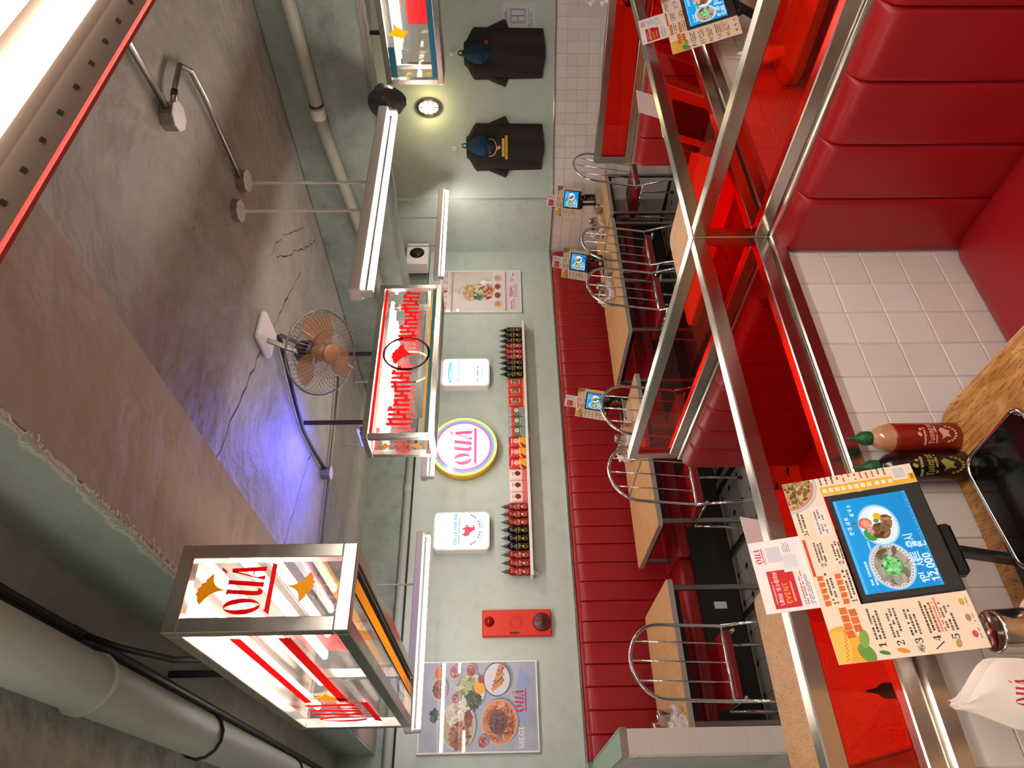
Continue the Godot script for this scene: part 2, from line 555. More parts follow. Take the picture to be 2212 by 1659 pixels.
func materials() -> void:
	M.paint = mat(h("bdc9c1"), 0.55)
	M.paint.albedo_texture = noise_tex(noise(0.012, 4, 3), 512, false, 1.0, [h("eef0ec"), h("fbfbf8"), Color.WHITE, h("f4f6f2")])
	M.paint.normal_enabled = true
	M.paint.normal_texture = noise_tex(noise(0.05, 4, 5), 512, true, 1.6)
	M.paint.normal_scale = 0.35
	tri_uv(M.paint, 0.7)
	M.old_paint = mat(h("98a59c"), 0.6)
	M.old_paint.albedo_texture = noise_tex(noise(0.01, 5, 13), 512, false, 1.0, [h("b9bdb6"), h("e4e6e0"), h("f6f6f2"), h("dadcd6")])
	M.old_paint.normal_enabled = true
	M.old_paint.normal_texture = noise_tex(noise(0.03, 5, 15), 512, true, 3.0)
	M.old_paint.normal_scale = 0.5
	tri_uv(M.old_paint, 0.6)
	M.concrete = mat(h("b4b1aa"), 0.6)
	M.concrete.albedo_texture = noise_tex(noise(0.008, 5, 23), 512, false, 1.0, [h("e0ded8"), h("f0efeb"), h("fbfaf7"), h("eae8e4")])
	M.concrete.normal_enabled = true
	M.concrete.normal_texture = noise_tex(noise(0.022, 5, 27), 512, true, 5.0)
	M.concrete.normal_scale = 0.6
	tri_uv(M.concrete, 0.55)
	M.beam = mat(h("ae9d92"), 0.55)
	M.beam.normal_enabled = true
	M.beam.normal_texture = M.concrete.normal_texture
	M.beam.normal_scale = 0.3
	tri_uv(M.beam, 0.5)
	M.plaster = mat(h("d6d2c6"), 0.9)
	M.crack = mat(h("4a4640"), 0.9)
	M.tile = mat(h("e6ddd8"), 0.28)
	M.tile_warm = mat(h("e2d6d0"), 0.3)
	M.grout = mat(h("efe6e0"), 0.8)
	M.floor_tile = mat(h("b9b3aa"), 0.3)
	M.floor_tile_b = mat(h("b0aaa2"), 0.3)
	M.floor_dot = mat(h("1d1b1b"), 0.35)
	M.floor_grout = mat(h("847e76"), 0.9)
	M.leather = mat(h("990f16"), 0.38)
	M.leather.normal_enabled = true
	M.leather.normal_texture = noise_tex(noise(0.09, 3, 41, FastNoiseLite.TYPE_CELLULAR), 256, true, 2.0)
	M.leather.normal_scale = 0.12
	tri_uv(M.leather, 6.0)
	M.leather_dark = mat(h("8d1016"), 0.34)
	M.steel = mat(h("c8c2ba"), 0.24, 1.0)
	M.steel.roughness_texture = noise_tex(noise(0.02, 3, 51), 256, false, 1.0, [h("b0b0b0"), h("e0e0e0"), Color.WHITE, h("c8c8c8")])
	tri_uv(M.steel, 2.0)
	M.satin = mat(h("a39c95"), 0.33, 1.0)
	M.band = mat(h("cfc8c0"), 0.32, 0.55)
	M.reflector = mat(h("a8948a"), 0.35, 0.8)
	M.pipe_paint = mat(h("a2a999"), 0.5)
	M.chrome = mat(h("d8d6d4"), 0.09, 1.0)
	M.dark_metal = mat(h("4c4a4a"), 0.4, 0.9)
	M.black = mat(h("121214"), 0.35)
	M.black_gloss = mat(h("0b0a0c"), 0.08)
	M.kick = mat(h("211c1b"), 0.6)
	M.white = mat(h("ece8e4"), 0.45)
	M.white_metal = mat(h("e9e2de"), 0.35)
	M.paper = mat(h("f2dede"), 0.8)
	M.paper_white = mat(h("f4ece6"), 0.8)
	M.red_glass = glass(h("ff2410"), 0.0, 0.0)
	M.red_glass.refraction_enabled = true
	M.red_glass.refraction_scale = 0.04
	M.glass = glass(h("f0f6f4"), 0.04)
	M.clear = glass(h("ffffff"), 0.12)
	M.oak = wood(h("e0b07a"), h("d49f68"), h("b07a48"), 61, 0.6, 1.3)
	M.oak_bold = wood(h("d09a58"), h("a46c30"), h("6a3e14"), 77, 1.1, 1.7)
	M.green_cap = mat(h("1f5c2e"), 0.4)
	M.grey_cap = mat(h("3f4b40"), 0.45)
	M.steel_cup = mat(h("c9c0b8"), 0.16, 1.0)
	M.porcelain = mat(h("e8dfda"), 0.2)
	M.cloth = mat(h("2a2120"), 0.92)
	M.cloth.rim_enabled = true
	M.cloth.rim = 0.25
	M.cap_cloth = mat(h("123a52"), 0.95)
	M.cap_cloth.albedo_texture = noise_tex(noise(0.03, 3, 91), 256, false, 1.0, [h("8fa0aa"), h("d0d8dc"), Color.WHITE, h("b0bcc4")])
	tri_uv(M.cap_cloth, 5.0)
	M.gold = mat(h("d8a83c"), 0.6)
	M.cream = mat(h("e8d4b8"), 0.6)
	M.red = mat(h("d8141c"), 0.45)
	M.red_print = mat(h("d21420"), 0.4)
	M.red_rim = mat(h("b8261c"), 0.5)
	M.yellow = mat(h("ecc02a"), 0.45)
	M.red_decal = mat(h("e01420"), 0.4)
	M.red_decal.backlight_enabled = true
	M.red_decal.backlight = Color(1.0, 0.1, 0.12)
	M.yellow_decal = mat(h("f4c832"), 0.4)
	M.yellow_decal.backlight_enabled = true
	M.yellow_decal.backlight = Color(1.0, 0.8, 0.15)
	M.teal = mat(h("2f7f86"), 0.45)
	M.blue = mat(h("1f8fb4"), 0.4)
	M.fan_blade = glass(h("b07850"), 0.72, 0.3)
	M.fan_blade.roughness = 0.3
	M.tube = glow(Color(1.0, 0.95, 0.9), 9.0)
	M.tube_cap = mat(h("cfc6bd"), 0.4)
	M.bulb = glow(Color(1.0, 0.92, 0.74), 1.0)
	M.bag = mat(h("4a4a4e"), 0.25)
	M.alarm = mat(h("d8341a"), 0.45)
	M.maroon = mat(h("5c1c26"), 0.4)
	M.lens = mat(h("8a0c10"), 0.08)
	M.pipe = mat(h("aeb6ac"), 0.45)
	M.mint_top = mat(h("9db8a6"), 0.4)
	M.beige = mat(h("c9b79c"), 0.6)
	M.print_amber = mat(h("cc9a2c"), 0.6)
	M.print_cream = mat(h("e8cfa0"), 0.6)
	M.print_red = mat(h("8a3034"), 0.6)

# ---------------------------------------------------------------- prints
func board_print(r: RandomNumberGenerator) -> Pic:
	var p := Pic.new(1024, 712, h("fbe2ca"))
	var ink := h("3a2c22")
	var org := h("e06a22")
	# fruit in the top left corner
	p.oval(20, 30, 170, 110, h("f2b23a"), 0.3)
	p.oval(60, 20, 110, 60, h("f6c65a"), 0.3)
	for i in 9: p.line(Vector2(10 + i * 18, 40 + i * 4), Vector2(26 + i * 18, 62 + i * 3), 4, h("e07a28"))
	p.oval(40, 150, 52, 34, h("6f9a3c"), -0.5)
	p.oval(110, 158, 46, 24, h("8ab04a"), 0.2)
	# orange heading over the left column
	for k in 2:
		for i in 4 - k: p.poly(PackedVector2Array([Vector2(120 + i * 40 + k * 26, 84 + k * 44), Vector2(156 + i * 40 + k * 26, 82 + k * 44), Vector2(158 + i * 40 + k * 26, 120 + k * 44), Vector2(122 + i * 40 + k * 26, 122 + k * 44)]), org.lerp(h("f08a3a"), (i % 2) * 0.4))
	# five steps
	var y := 212
	for i in 5:
		p.text(str(i + 1), 58, y + 40, 36, ink, true)
		p.fine(98, y - 2, 160, 58, 3, ink, r)
		if i == 3: p.fine(98, y + 40, 168, 46, 3, h("d0503a"), r)
		var cx := 36
		match i:
			0: p.oval(cx - 4, y + 20, 10, 26, h("3f8a4e"), 0.3)
			1: p.oval(cx - 4, y + 22, 12, 30, h("e0963a"), 0.3)
			2: p.heap(cx, y + 20, 22, 18, [h("c9b9a0"), h("e8dcc8"), h("8a7a66")], 16, 5, r)
			3: p.line(Vector2(20, y), Vector2(52, y + 48), 5, ink)
			4: p.oval(cx, y + 24, 22, 14, h("caa25e"), 0.4)
		y += 86
	for i in 3:
		p.oval(70 + i * 80, 668, 18, 13, [h("d8536a"), h("b98a6a"), h("d8b04a")][i])
		p.fine(46 + i * 80, 686, 50, 14, 1, h("9a8a78"), r)
	# strip along the top: two headings with lines
	for k in 2:
		var ty := 26 + k * 92
		for i in 5: p.poly(PackedVector2Array([Vector2(292 + i * 34, ty), Vector2(322 + i * 34, ty + 2), Vector2(320 + i * 34, ty + 34), Vector2(294 + i * 34, ty + 30)]), h("e2702c"))
		p.text("1", 296, ty + 70, 26, ink, true)
		p.fine(318, ty + 40, 170, 40, 2, ink, r)
		p.text("2", 506, ty + 70, 26, ink, true)
		p.fine(530, ty + 34, 130, 52, 3, ink, r)
	p.rect(456, 12, 214, 15, h("e0442a"))
	p.text("3", 690, 56, 24, ink, true)
	p.fine(712, 24, 130, 40, 2, ink, r)
	p.rect(676, 104, 180, 78, h("f8e8e4"))
	p.fine(688, 116, 74, 54, 3, h("8a6a74"), r)
	p.fine(770, 116, 74, 54, 3, h("6a5a60"), r)
	# noodle bowl in the top right corner
	p.oval(1000, 10, 168, 176, h("c8c4cc"))
	p.oval(1000, 10, 154, 162, h("efe6e0"))
	p.heap(1000, 10, 140, 148, [h("c8a868"), h("d8c48a"), h("8a6238"), h("7a5230"), h("a88a50")], 240, 13, r, 1.5)
	for i in 26: p.oval(1000 + cos(PI * 0.5 + i * 0.07) * 144, 10 + sin(PI * 0.5 + i * 0.07) * 152, 7, 7, h("d88a7a"))
	# yellow column at the right with a white pad
	p.rect(910, 196, 56, 516, h("f2bb3c"))
	for i in 11: p.rect(926, 206 + i * 35 + (8 if i > 7 else 0), 26, 24, h("fff2d8"))
	for i in 12:
		p.fine(978, 204 + i * 32, 26, 20, 1, h("4a3a30") if i < 3 or i > 9 else h("c8402c"), r, 0.0)
		p.fine(1002, 204 + i * 32, 22, 20, 1, h("4a3a30") if i < 3 or i > 9 else h("c8402c"), r, 0.0)
	p.rect(936, 596, 84, 80, h("f6ece6"))
	p.rect(946, 606, 64, 60, h("d9d3d6"))
	p.rect(932, 688, 30, 14, h("a07a20"))
	return p

func screen_print(r: RandomNumberGenerator) -> Pic:
	var p := Pic.new(768, 512, h("1f94d6"))
	for i in 60: p.rect(0, i * 9, 768, 9, h("1e9ade").lerp(h("1687c8"), i / 60.0))
	p.rect(0, 0, 768, 22, h("4fb2e6"))
	p.rect(0, 488, 768, 24, h("3aa6e0"))
	for i in 24: p.rect(14 + i * 31, 494, 14 + (i % 3) * 4, 8, h("1777b4"))
	p.hangul("반 미 세 트", 470, 40, 28, 4, h("eef6fc"))
	p.hangul("쌀 국 수", 620, 84, 26, 4, h("eef6fc"))
	p.poly(placed(wing(), Vector2(560, 92), 34), h("b0323c"))
	p.fine(60, 60, 250, 60, 2, h("bfe2f6"), r)
	p.fine(270, 130, 190, 24, 1, h("a8d8f4"), r)
	# noodle bowl
	p.oval(190, 238, 186, 150, h("8fc8e8"))
	p.oval(190, 238, 174, 140, h("e6dcd4"))
	for i in 40: p.oval(190 + cos(TAU * i / 40) * 160, 238 + sin(TAU * i / 40) * 127, 8, 7, h("b89a92"))
	p.heap(190, 238, 148, 116, [h("a89a86"), h("c2b29a"), h("8a7a68"), h("6a5848"), h("b8a68e")], 90, 24, r, 1.5)
	p.heap(186, 240, 76, 60, [h("6fd06a"), h("9ae890"), h("4fae50"), h("b8f0a8")], 90, 12, r)
	# plate with egg, tomato and meat
	p.oval(520, 252, 172, 136, h("9ccbe6"))
	p.oval(520, 252, 158, 124, h("dfe9ee"))
	p.oval(580, 280, 84, 76, h("f4f6f4"), 0.3)
	p.oval(590, 262, 30, 28, h("f2b024"))
	p.heap(560, 330, 30, 18, [h("f4f6f4")], 4, 8, r)
	p.oval(450, 176, 54, 40, h("3f9a3a"), -0.4)
	p.oval(546, 168, 46, 44, h("e05236"))
	p.oval(546, 168, 36, 34, h("f08a6a"))
	for i in 5: p.line(Vector2(546, 168), Vector2(546 + cos(i * 1.257) * 30, 168 + sin(i * 1.257) * 28), 5, h("f8c0a8"))
	p.heap(486, 196, 44, 30, [h("e8a0a0"), h("f0c8c0"), h("d87878")], 22, 9, r, 1.4)
	p.heap(470, 262, 66, 54, [h("8a5a34"), h("a8744a"), h("6a4024"), h("b88458")], 30, 20, r, 1.3)
	p.heap(540, 312, 58, 36, [h("9a6a40"), h("7a4a28"), h("b88458")], 20, 16, r, 1.5)
	p.heap(556, 246, 16, 18, [h("3f8a3a"), h("5aa84a")], 12, 5, r)
	# price
	p.text("1", 30, 436, 50, h("e8f4fc"))
	p.hangul("인", 62, 384, 58, 8, h("e8f4fc"))
	p.hangul("세트 출시", 160, 384, 60, 9, h("c8e6fa"))
	p.text("12,000", 34, 502, 52, h("eef8ff"))
	p.hangul("원", 304, 452, 52, 7, h("e0f0fc"))
	return p

func event_print(r: RandomNumberGenerator) -> Pic:
	var p := Pic.new(512, 360, h("f4ecec"))
	p.poly(PackedVector2Array([Vector2(22, 70), Vector2(290, 70), Vector2(290, 196), Vector2(270, 196), Vector2(270, 250), Vector2(22, 250)]), h("d21c28"))
	p.fine(60, 84, 190, 20, 1, h("f0a8a8"), r)
	p.hangul("네이버 영수증리뷰", 48, 110, 28, 4, h("f8e0e0"))
	p.text("EVENT", 52, 190, 36, h("f6a028"))
	p.fine(60, 206, 170, 22, 1, h("f6b8a8"), r)
	p.logo(letters(), 352, 66, 46, h("c83040"))
	p.fine(340, 84, 120, 12, 1, h("b08890"), r)
	p.rect(350, 106, 112, 100, h("d8d4dc"))
	p.rect(296, 206, 100, 96, h("e2dee4"))
	p.fine(412, 226, 84, 52, 4, h("8a8490"), r)
	p.fine(30, 272, 240, 34, 2, h("b04050"), r)
	p.fine(30, 312, 230, 34, 3, h("6a6068"), r)
	return p

func poster_food(r: RandomNumberGenerator) -> Pic:
	var p := Pic.new(560, 768, h("a9b0c0"))
	for i in 90:
		var q := r.randf()
		p.oval(r.randf() * 560, r.randf() * 768, 60, 40, h("a4adbf").lerp(h("b4b8c4"), q), r.randf() * PI)
	var plate := func(cx: float, cy: float, rx: float, ry: float, rim: Color, base: Color) -> void:
		p.oval(cx + 10, cy + 14, rx * 1.03, ry * 1.03, h("7f889c"))
		p.oval(cx, cy, rx, ry, rim)
		p.oval(cx, cy, rx * 0.94, ry * 0.94, base)
	plate.call(390, 120, 74, 50, h("d8d6dc"), h("c8a890"))
	p.heap(390, 120, 62, 40, [h("8a5a48"), h("a87058"), h("704438"), h("b88068")], 70, 12, r, 1.4)
	plate.call(494, 112, 44, 30, h("e8c8b8"), h("d87840"))
	plate.call(158, 250, 150, 112, h("d8d4d4"), h("b8a888"))
	p.heap(220, 240, 70, 70, [h("e4d4cc"), h("d8c4bc"), h("f0e4dc")], 90, 10, r)
	p.heap(96, 262, 86, 66, [h("a86850"), h("c88868"), h("8a4c3c"), h("d89878")], 110, 13, r, 1.6)
	p.heap(200, 316, 56, 26, [h("8a5038"), h("a86048")], 34, 10, r, 1.5)
	plate.call(372, 330, 118, 92, h("dfe0e4"), h("cfd0c8"))
	p.heap(410, 300, 70, 54, [h("9aa878"), h("b8c090"), h("7a8858"), h("c8cca0")], 70, 17, r, 1.8)
	p.heap(320, 350, 60, 50, [h("5a6450"), h("7a8468"), h("464c3c")], 60, 13, r, 2.0)
	p.oval(400, 390, 46, 40, h("e8a83c"))
	p.heap(450, 400, 26, 24, [h("a84838"), h("c86850")], 20, 8, r)
	plate.call(448, 505, 112, 92, h("3a4668"), h("d8d4dc"))
	for i in 7: p.line(Vector2(378 + i * 24, 470 + i * 8), Vector2(428 + i * 20, 540 + (i % 2) * 10), 24, [h("c88a5c"), h("b06848"), h("98503c")][i % 3])
	for i in 7: p.line(Vector2(382 + i * 24, 476 + i * 8), Vector2(424 + i * 20, 530 + (i % 2) * 10), 5, h("e0a878"))
	plate.call(178, 520, 140, 118, h("e0a890"), h("d88858"))
	p.heap(178, 520, 124, 102, [h("e08a5c"), h("c86c48"), h("f0a878"), h("a85840"), h("b890a0")], 200, 13, r, 1.8)
	p.heap(178, 510, 76, 60, [h("7a5048"), h("4a3a3c"), h("98606c")], 60, 7, r, 1.6)
	for q in [[330, 230, 34], [60, 410, 40], [500, 220, 44], [500, 40, 0], [508, 330, 42]]:
		if q[2] > 0:
			plate.call(q[0], q[1], q[2], q[2] * 0.8, h("d8ccd0"), h("a85850"))
			p.heap(q[0], q[1], q[2] * 0.8, q[2] * 0.6, [h("b86860"), h("8a4848"), h("d8a0a0")], 24, 7, r, 1.5)
	p.heap(220, 92, 44, 24, [h("4a5848"), h("6a7860"), h("384438")], 40, 9, r, 1.6)
	p.poly(PackedVector2Array([Vector2(226, 640), Vector2(400, 634), Vector2(520, 660), Vector2(470, 720), Vector2(210, 700), Vector2(140, 690)]), h("98a4d0"))
	p.logo(letters(), 236, 682, 60, h("c83048"))
	p.text("MEGI", 20, 680, 36, h("dce6f8"), false, true)
	for i in 5: p.rect(140, 712 + i * 10, 330, 2, h("8a8498"))
	return p

func poster_noodle(r: RandomNumberGenerator) -> Pic:
	var p := Pic.new(448, 616, h("d6cccc"))
	p.rect(0, 0, 448, 616, h("ddd0d4"))
	for i in 40: p.oval(250 + r.randf() * 180, 60 + r.randf() * 300, 80, 60, h("c4b8b0").lerp(h("d0c4bc"), r.randf()), r.randf())
	p.rect(0, 0, 448, 70, h("e0cfd6"))
	for q in [[20, 110], [150, 30], [210, 60], [300, 70], [380, 60]]: p.fine(q[0], 16, q[1], 40, 2, h("a86a78"), r)
	p.poly(placed(wing(), Vector2(225, 36), 44), h("8a3a44"))
	p.rect(0, 84, 448, 12, h("b88a90"))
	p.polyline([Vector2(120, 360), Vector2(116, 220), Vector2(150, 160), Vector2(205, 135), Vector2(262, 160), Vector2(300, 220), Vector2(296, 360)], 3, h("8a8088"))
	p.heap(205, 230, 96, 56, [h("d8b07c"), h("c89a64"), h("e4c494"), h("b88850")], 160, 9, r, 1.5)
	p.heap(212, 300, 92, 44, [h("5f7a50"), h("e0cc8a"), h("8a9a68"), h("f0e0a8"), h("44603c")], 70, 16, r, 1.5)
	p.heap(215, 372, 82, 36, [h("d07848"), h("b04c30"), h("e8a888"), h("e8d0c0")], 50, 15, r, 1.6)
	p.oval(320, 330, 26, 22, h("ece6e0"))
	p.rect(310, 345, 20, 60, h("e4dcd6"))
	for i in 4:
		p.oval(80 + i * 96, 446, 40, 34, h("c8c0bc"))
		p.oval(80 + i * 96, 440, 30, 22, [h("d8963c"), h("8a3a2c"), h("8a3428"), h("c8907c")][i])
	p.rect(0, 500, 448, 7, h("a86a70"))
	p.rect(0, 512, 448, 3, h("b88088"))
	p.hangul("반미쌀국수", 160, 534, 24, 4, h("a83a4c"))
	p.fine(20, 540, 110, 34, 2, h("8a5a68"), r)
	p.fine(320, 540, 110, 34, 2, h("8a5a68"), r)
	p.rect(150, 566, 150, 26, h("ccb4c0"))
	return p

func lightbox_print(kind: int, r: RandomNumberGenerator) -> Pic:
	var p := Pic.new(352, 528, h("f2fbfc"))
	var ink := h("8a86a4")
	var teal := h("2f98a8")
	var vy := 200 if kind == 0 else 176
	if kind == 1:
		p.oval(176, 92, 146, 28, h("56b4b4"))
		p.fine(66, 76, 220, 32, 1, h("c8f4f4"), r)
	else:
		p.fine(60, 136, 232, 24, 1, ink, r)
	p.text("Chi có môt thôi", 40, vy + 18, 32, teal)
	p.line(Vector2(101, vy - 24), Vector2(106, vy - 17), 5, teal)
	p.oval(196, vy + 28, 4, 4, teal)
	if kind == 0:
		p.fine(44, 232, 268, 22, 1, ink, r)
		p.poly(PackedVector2Array([Vector2(120, 296), Vector2(136, 268), Vector2(150, 288), Vector2(182, 300), Vector2(186, 262), Vector2(206, 290), Vector2(212, 306), Vector2(240, 318), Vector2(212, 330), Vector2(206, 372), Vector2(236, 386), Vector2(206, 392), Vector2(186, 398), Vector2(176, 380), Vector2(154, 346), Vector2(124, 332)]), h("ee4a68"))
		for i in 15:
			var a := PI * (0.1 + 0.8 * i / 14.0)
			if i % 4 != 3: p.oval(186 - cos(a) * 150, 322 + sin(a) * 126, 8, 10, ink)
		var t := "1670-8447"
		for i in t.length():
			var a := PI * (0.28 + 0.44 * i / 8.0)
			p.text(t[i], 182 - cos(a) * 170, 336 + sin(a) * 152, 22, h("8ac8cc"), false, true, true, PI / 2 - a)
	else:
		p.fine(46, 392, 262, 28, 1, ink, r)
		p.text("1670-8447", 96, 470, 24, h("9ad2d4"))
	return p

func label_print(base: Color, ink: Color, r: RandomNumberGenerator) -> Pic:
	var p := Pic.new(512, 256, base)
	for o in [0, 256]:
		p.oval(o + 128, 92, 13, 7, ink, -0.4)
		p.oval(o + 158, 98, 8, 6, ink, 0.4)
		p.fine(o + 66, 106, 130, 14, 1, ink, r)
		p.text("Tuong", o + 74, 146, 22, ink)
		p.text("ot", o + 168, 146, 22, ink)
		p.fine(o + 76, 150, 116, 12, 1, ink, r)
		p.poly(PackedVector2Array([Vector2(o + 96, 172), Vector2(o + 116, 178), Vector2(o + 150, 166), Vector2(o + 168, 178), Vector2(o + 152, 194), Vector2(o + 146, 206), Vector2(o + 130, 200), Vector2(o + 112, 208), Vector2(o + 114, 190)]), ink)
		for i in 9:
			var a := PI * (0.1 + 0.8 * i / 8.0)
			p.oval(o + 130 + cos(a) * 46, 188 + sin(a) * 40, 6, 5, ink)
	return p

func pack_print(kind: int, r: RandomNumberGenerator) -> Pic:
	var p := Pic.new(112, 160, [h("f0b4ac"), h("c8202a"), h("6a7048"), h("d8321e")][kind])
	match kind:
		0:
			p.rect(0, 0, 112, 110, h("f4d0c8"))
			p.rect(0, 118, 112, 42, h("e0706c"))
			p.heap(58, 74, 24, 26, [h("6a2430"), h("8a3a40"), h("3a1820")], 20, 6, r, 1.4)
			p.rect(40, 22, 34, 16, h("b09a8a"))
		1:
			p.poly(PackedVector2Array([Vector2(0, 104), Vector2(112, 90), Vector2(112, 160), Vector2(0, 160)]), h("f2a826"))
			p.poly(PackedVector2Array([Vector2(0, 130), Vector2(40, 100), Vector2(20, 160), Vector2(0, 160)]), h("8a1a20"))
			p.oval(56, 70, 26, 30, h("e8b08c"))
			p.fine(20, 20, 70, 20, 1, h("f8e0d0"), r)
			p.line(Vector2(14, 100), Vector2(98, 96), 8, h("f4d0b8"))
		2:
			p.rect(0, 0, 112, 30, h("a89aa0"))
			p.rect(0, 30, 112, 22, h("d03038"))
			p.rect(0, 120, 112, 40, h("8a9a98"))
			p.oval(56, 80, 22, 20, h("f4e4dc"))
			p.oval(56, 80, 9, 8, h("c05048"))
			p.rect(20, 110, 74, 5, h("e8dcd0"))
		3:
			p.rect(0, 0, 112, 6, h("e8b070"))
			p.rect(0, 150, 112, 10, h("e8b070"))
			p.rect(26, 42, 64, 62, h("8a7a68"))
			p.heap(58, 74, 28, 26, [h("6a5a48"), h("b0a088"), h("c8b8a0")], 24, 8, r, 1.5)
			p.rect(30, 36, 60, 5, h("f0d8b0"))
			p.rect(30, 112, 60, 6, h("f0d8b0"))
	return p

# ---------------------------------------------------------------- builders
func area(at: Vector3, w: float, d: float, e: float, c: Color, b := Basis(Vector3.RIGHT, -PI / 2)) -> void:
	var l := AreaLight3D.new()
	l.name = numbered("area_lamp")
	l.area_size = Vector2(w, d)
	l.light_energy = e
	l.light_color = c
	l.shadow_enabled = true
	l.area_range = 20.0
	l.transform = Transform3D(b, at)
	add_child(l)

func omni(at: Vector3, e: float, c: Color, size := 0.03) -> void:
	var l := OmniLight3D.new()
	l.name = numbered("point_lamp")
	l.light_energy = e
	l.light_color = c
	l.light_size = size
	l.shadow_enabled = true
	l.omni_range = 20.0
	l.omni_attenuation = 2.0
	l.position = at
	add_child(l)

func tile_mesh(w: float, hh: float, t: float) -> Mesh:
	var s := st()
	var b := 0.0022
	var a := []
	var f := []
	for k in [[-1, -1], [1, -1], [1, 1], [-1, 1]]:
		a.append(Vector3(k[0] * w / 2, k[1] * hh / 2, 0))
		f.append(Vector3(k[0] * (w / 2 - b), k[1] * (hh / 2 - b), t))
	var away := Vector3(0, 0, -0.2)
	quad(s, f[0], f[1], f[2], f[3], away)
	for i in 4: quad(s, a[i], a[(i + 1) % 4], f[(i + 1) % 4], f[i], away)
	s.generate_normals()
	return s.commit()

# square tiles on a wall plane given by a transform (x along, y up, z out), cut at the field's edges
func tile_field(parent: Node, xf: Transform3D, x0: float, x1: float, y0: float, y1: float, pitch: float, ox: float, oy: float, mats: Array) -> void:
	var made := {}
	var i0 := floori((x0 - ox) / pitch)
	var j0 := floori((y0 - oy) / pitch)
	for i in range(i0, ceili((x1 - ox) / pitch)):
		for j in range(j0, ceili((y1 - oy) / pitch)):
			var a := maxf(x0, ox + i * pitch)
			var b := minf(x1, ox + (i + 1) * pitch)
			var c := maxf(y0, oy + j * pitch)
			var d := minf(y1, oy + (j + 1) * pitch)
			if b - a < 0.015 or d - c < 0.015: continue
			var key := [roundi((b - a) * 500), roundi((d - c) * 500)]
			if not made.has(key): made[key] = tile_mesh(b - a - 0.0026, d - c - 0.0026, 0.006)
			put("tile", made[key], mats[rng.randi() % mats.size()], parent, xf * Transform3D(Basis.IDENTITY, Vector3((a + b) / 2, (c + d) / 2, 0)))

# one padded upright channel of a bench back: w wide, facing +z, from y=0 to hh
func channel_mesh(w: float, hh: float, t: float) -> Mesh:
	var s := st(true)
	sheet(s, 18, 14, func(u: float, v: float) -> Vector3:
		var vv := 1.0 - pow(1.0 - v, 1.6)
		var uu := 2.0 * u - 1.0
		uu = signf(uu) * (1.0 - pow(1.0 - absf(uu), 2.2))
		u = uu * 0.5 + 0.5
		var f := pow(maxf(0.0, 1.0 - pow(absf(uu), 22.0)), 0.5)
		f = f * (0.9 + 0.1 * (1.0 - uu * uu))
		var e := maxf(0.0, (vv - 0.93) / 0.07)
		var g := sqrt(maxf(0.0, 1.0 - e * e))
		return Vector3((u - 0.5) * w, hh * vv, t * (0.72 + 0.28 * f) * g + 0.004 * f * sin(vv * 9.0 + w * 50.0) * 0.3))
	s.generate_normals()
	return s.commit()

func cushion(s: SurfaceTool, lo: Vector3, hi: Vector3, r: float) -> void:
	var c := (lo + hi) / 2
	var hs := (hi - lo) / 2
	for ax in 3:
		for sg in [-1.0, 1.0]:
			sheet(s, 10, 10, func(u: float, v: float) -> Vector3:
				var p := Vector3()
				p[ax] = sg
				p[(ax + 1) % 3] = 2 * (0.5 - 0.5 * cos(PI * u)) - 1
				p[(ax + 2) % 3] = 2 * (0.5 - 0.5 * cos(PI * v)) - 1
				var q := p * hs
				var inn := q.clamp(-hs + Vector3(r, r, r), hs - Vector3(r, r, r))
				return c + inn + (q - inn).normalized() * r if q.distance_to(inn) > 1e-6 else c + q, c)

# bench whose back stands along local z from 0 to length, sitting side towards -x
func bench(label: String, at: Vector3, turn: float, length: float, first: float, pitch: float, top: float, group := "red booth benches") -> Node3D:
	var t := thing("booth_bench", label, "bench", at, turn, group)
	var z := 0.0
	var made := {}
	while z < length - 0.02:
		var w := minf(first if z == 0.0 else pitch, length - z)
		var key := roundi(w * 1000)
		if not made.has(key): made[key] = channel_mesh(w, top - 0.4, 0.085)
		put("backrest_panel", made[key], M.leather, t, Transform3D(Basis(Vector3.UP, -PI / 2), Vector3(0, 0.4, z + w / 2)))
		z += w
	var s := st(true)
	cushion(s, Vector3(-0.58, 0.3, 0.003), Vector3(-0.075, 0.472, length - 0.003), 0.045)
	obj("seat_cushion", s, M.leather, t)
	s = st()
	span(s, Vector3(-0.54, 0.0, 0.01), Vector3(-0.0, 0.302, length - 0.01), 0.004)
	obj("base", s, M.kick, t)
	return t

func flat(z: float) -> Transform3D:
	return Transform3D(Basis(Vector3(1, 0, 0), Vector3(0, 0, -1), Vector3(0, 1, 0)), Vector3(0, z, 0))

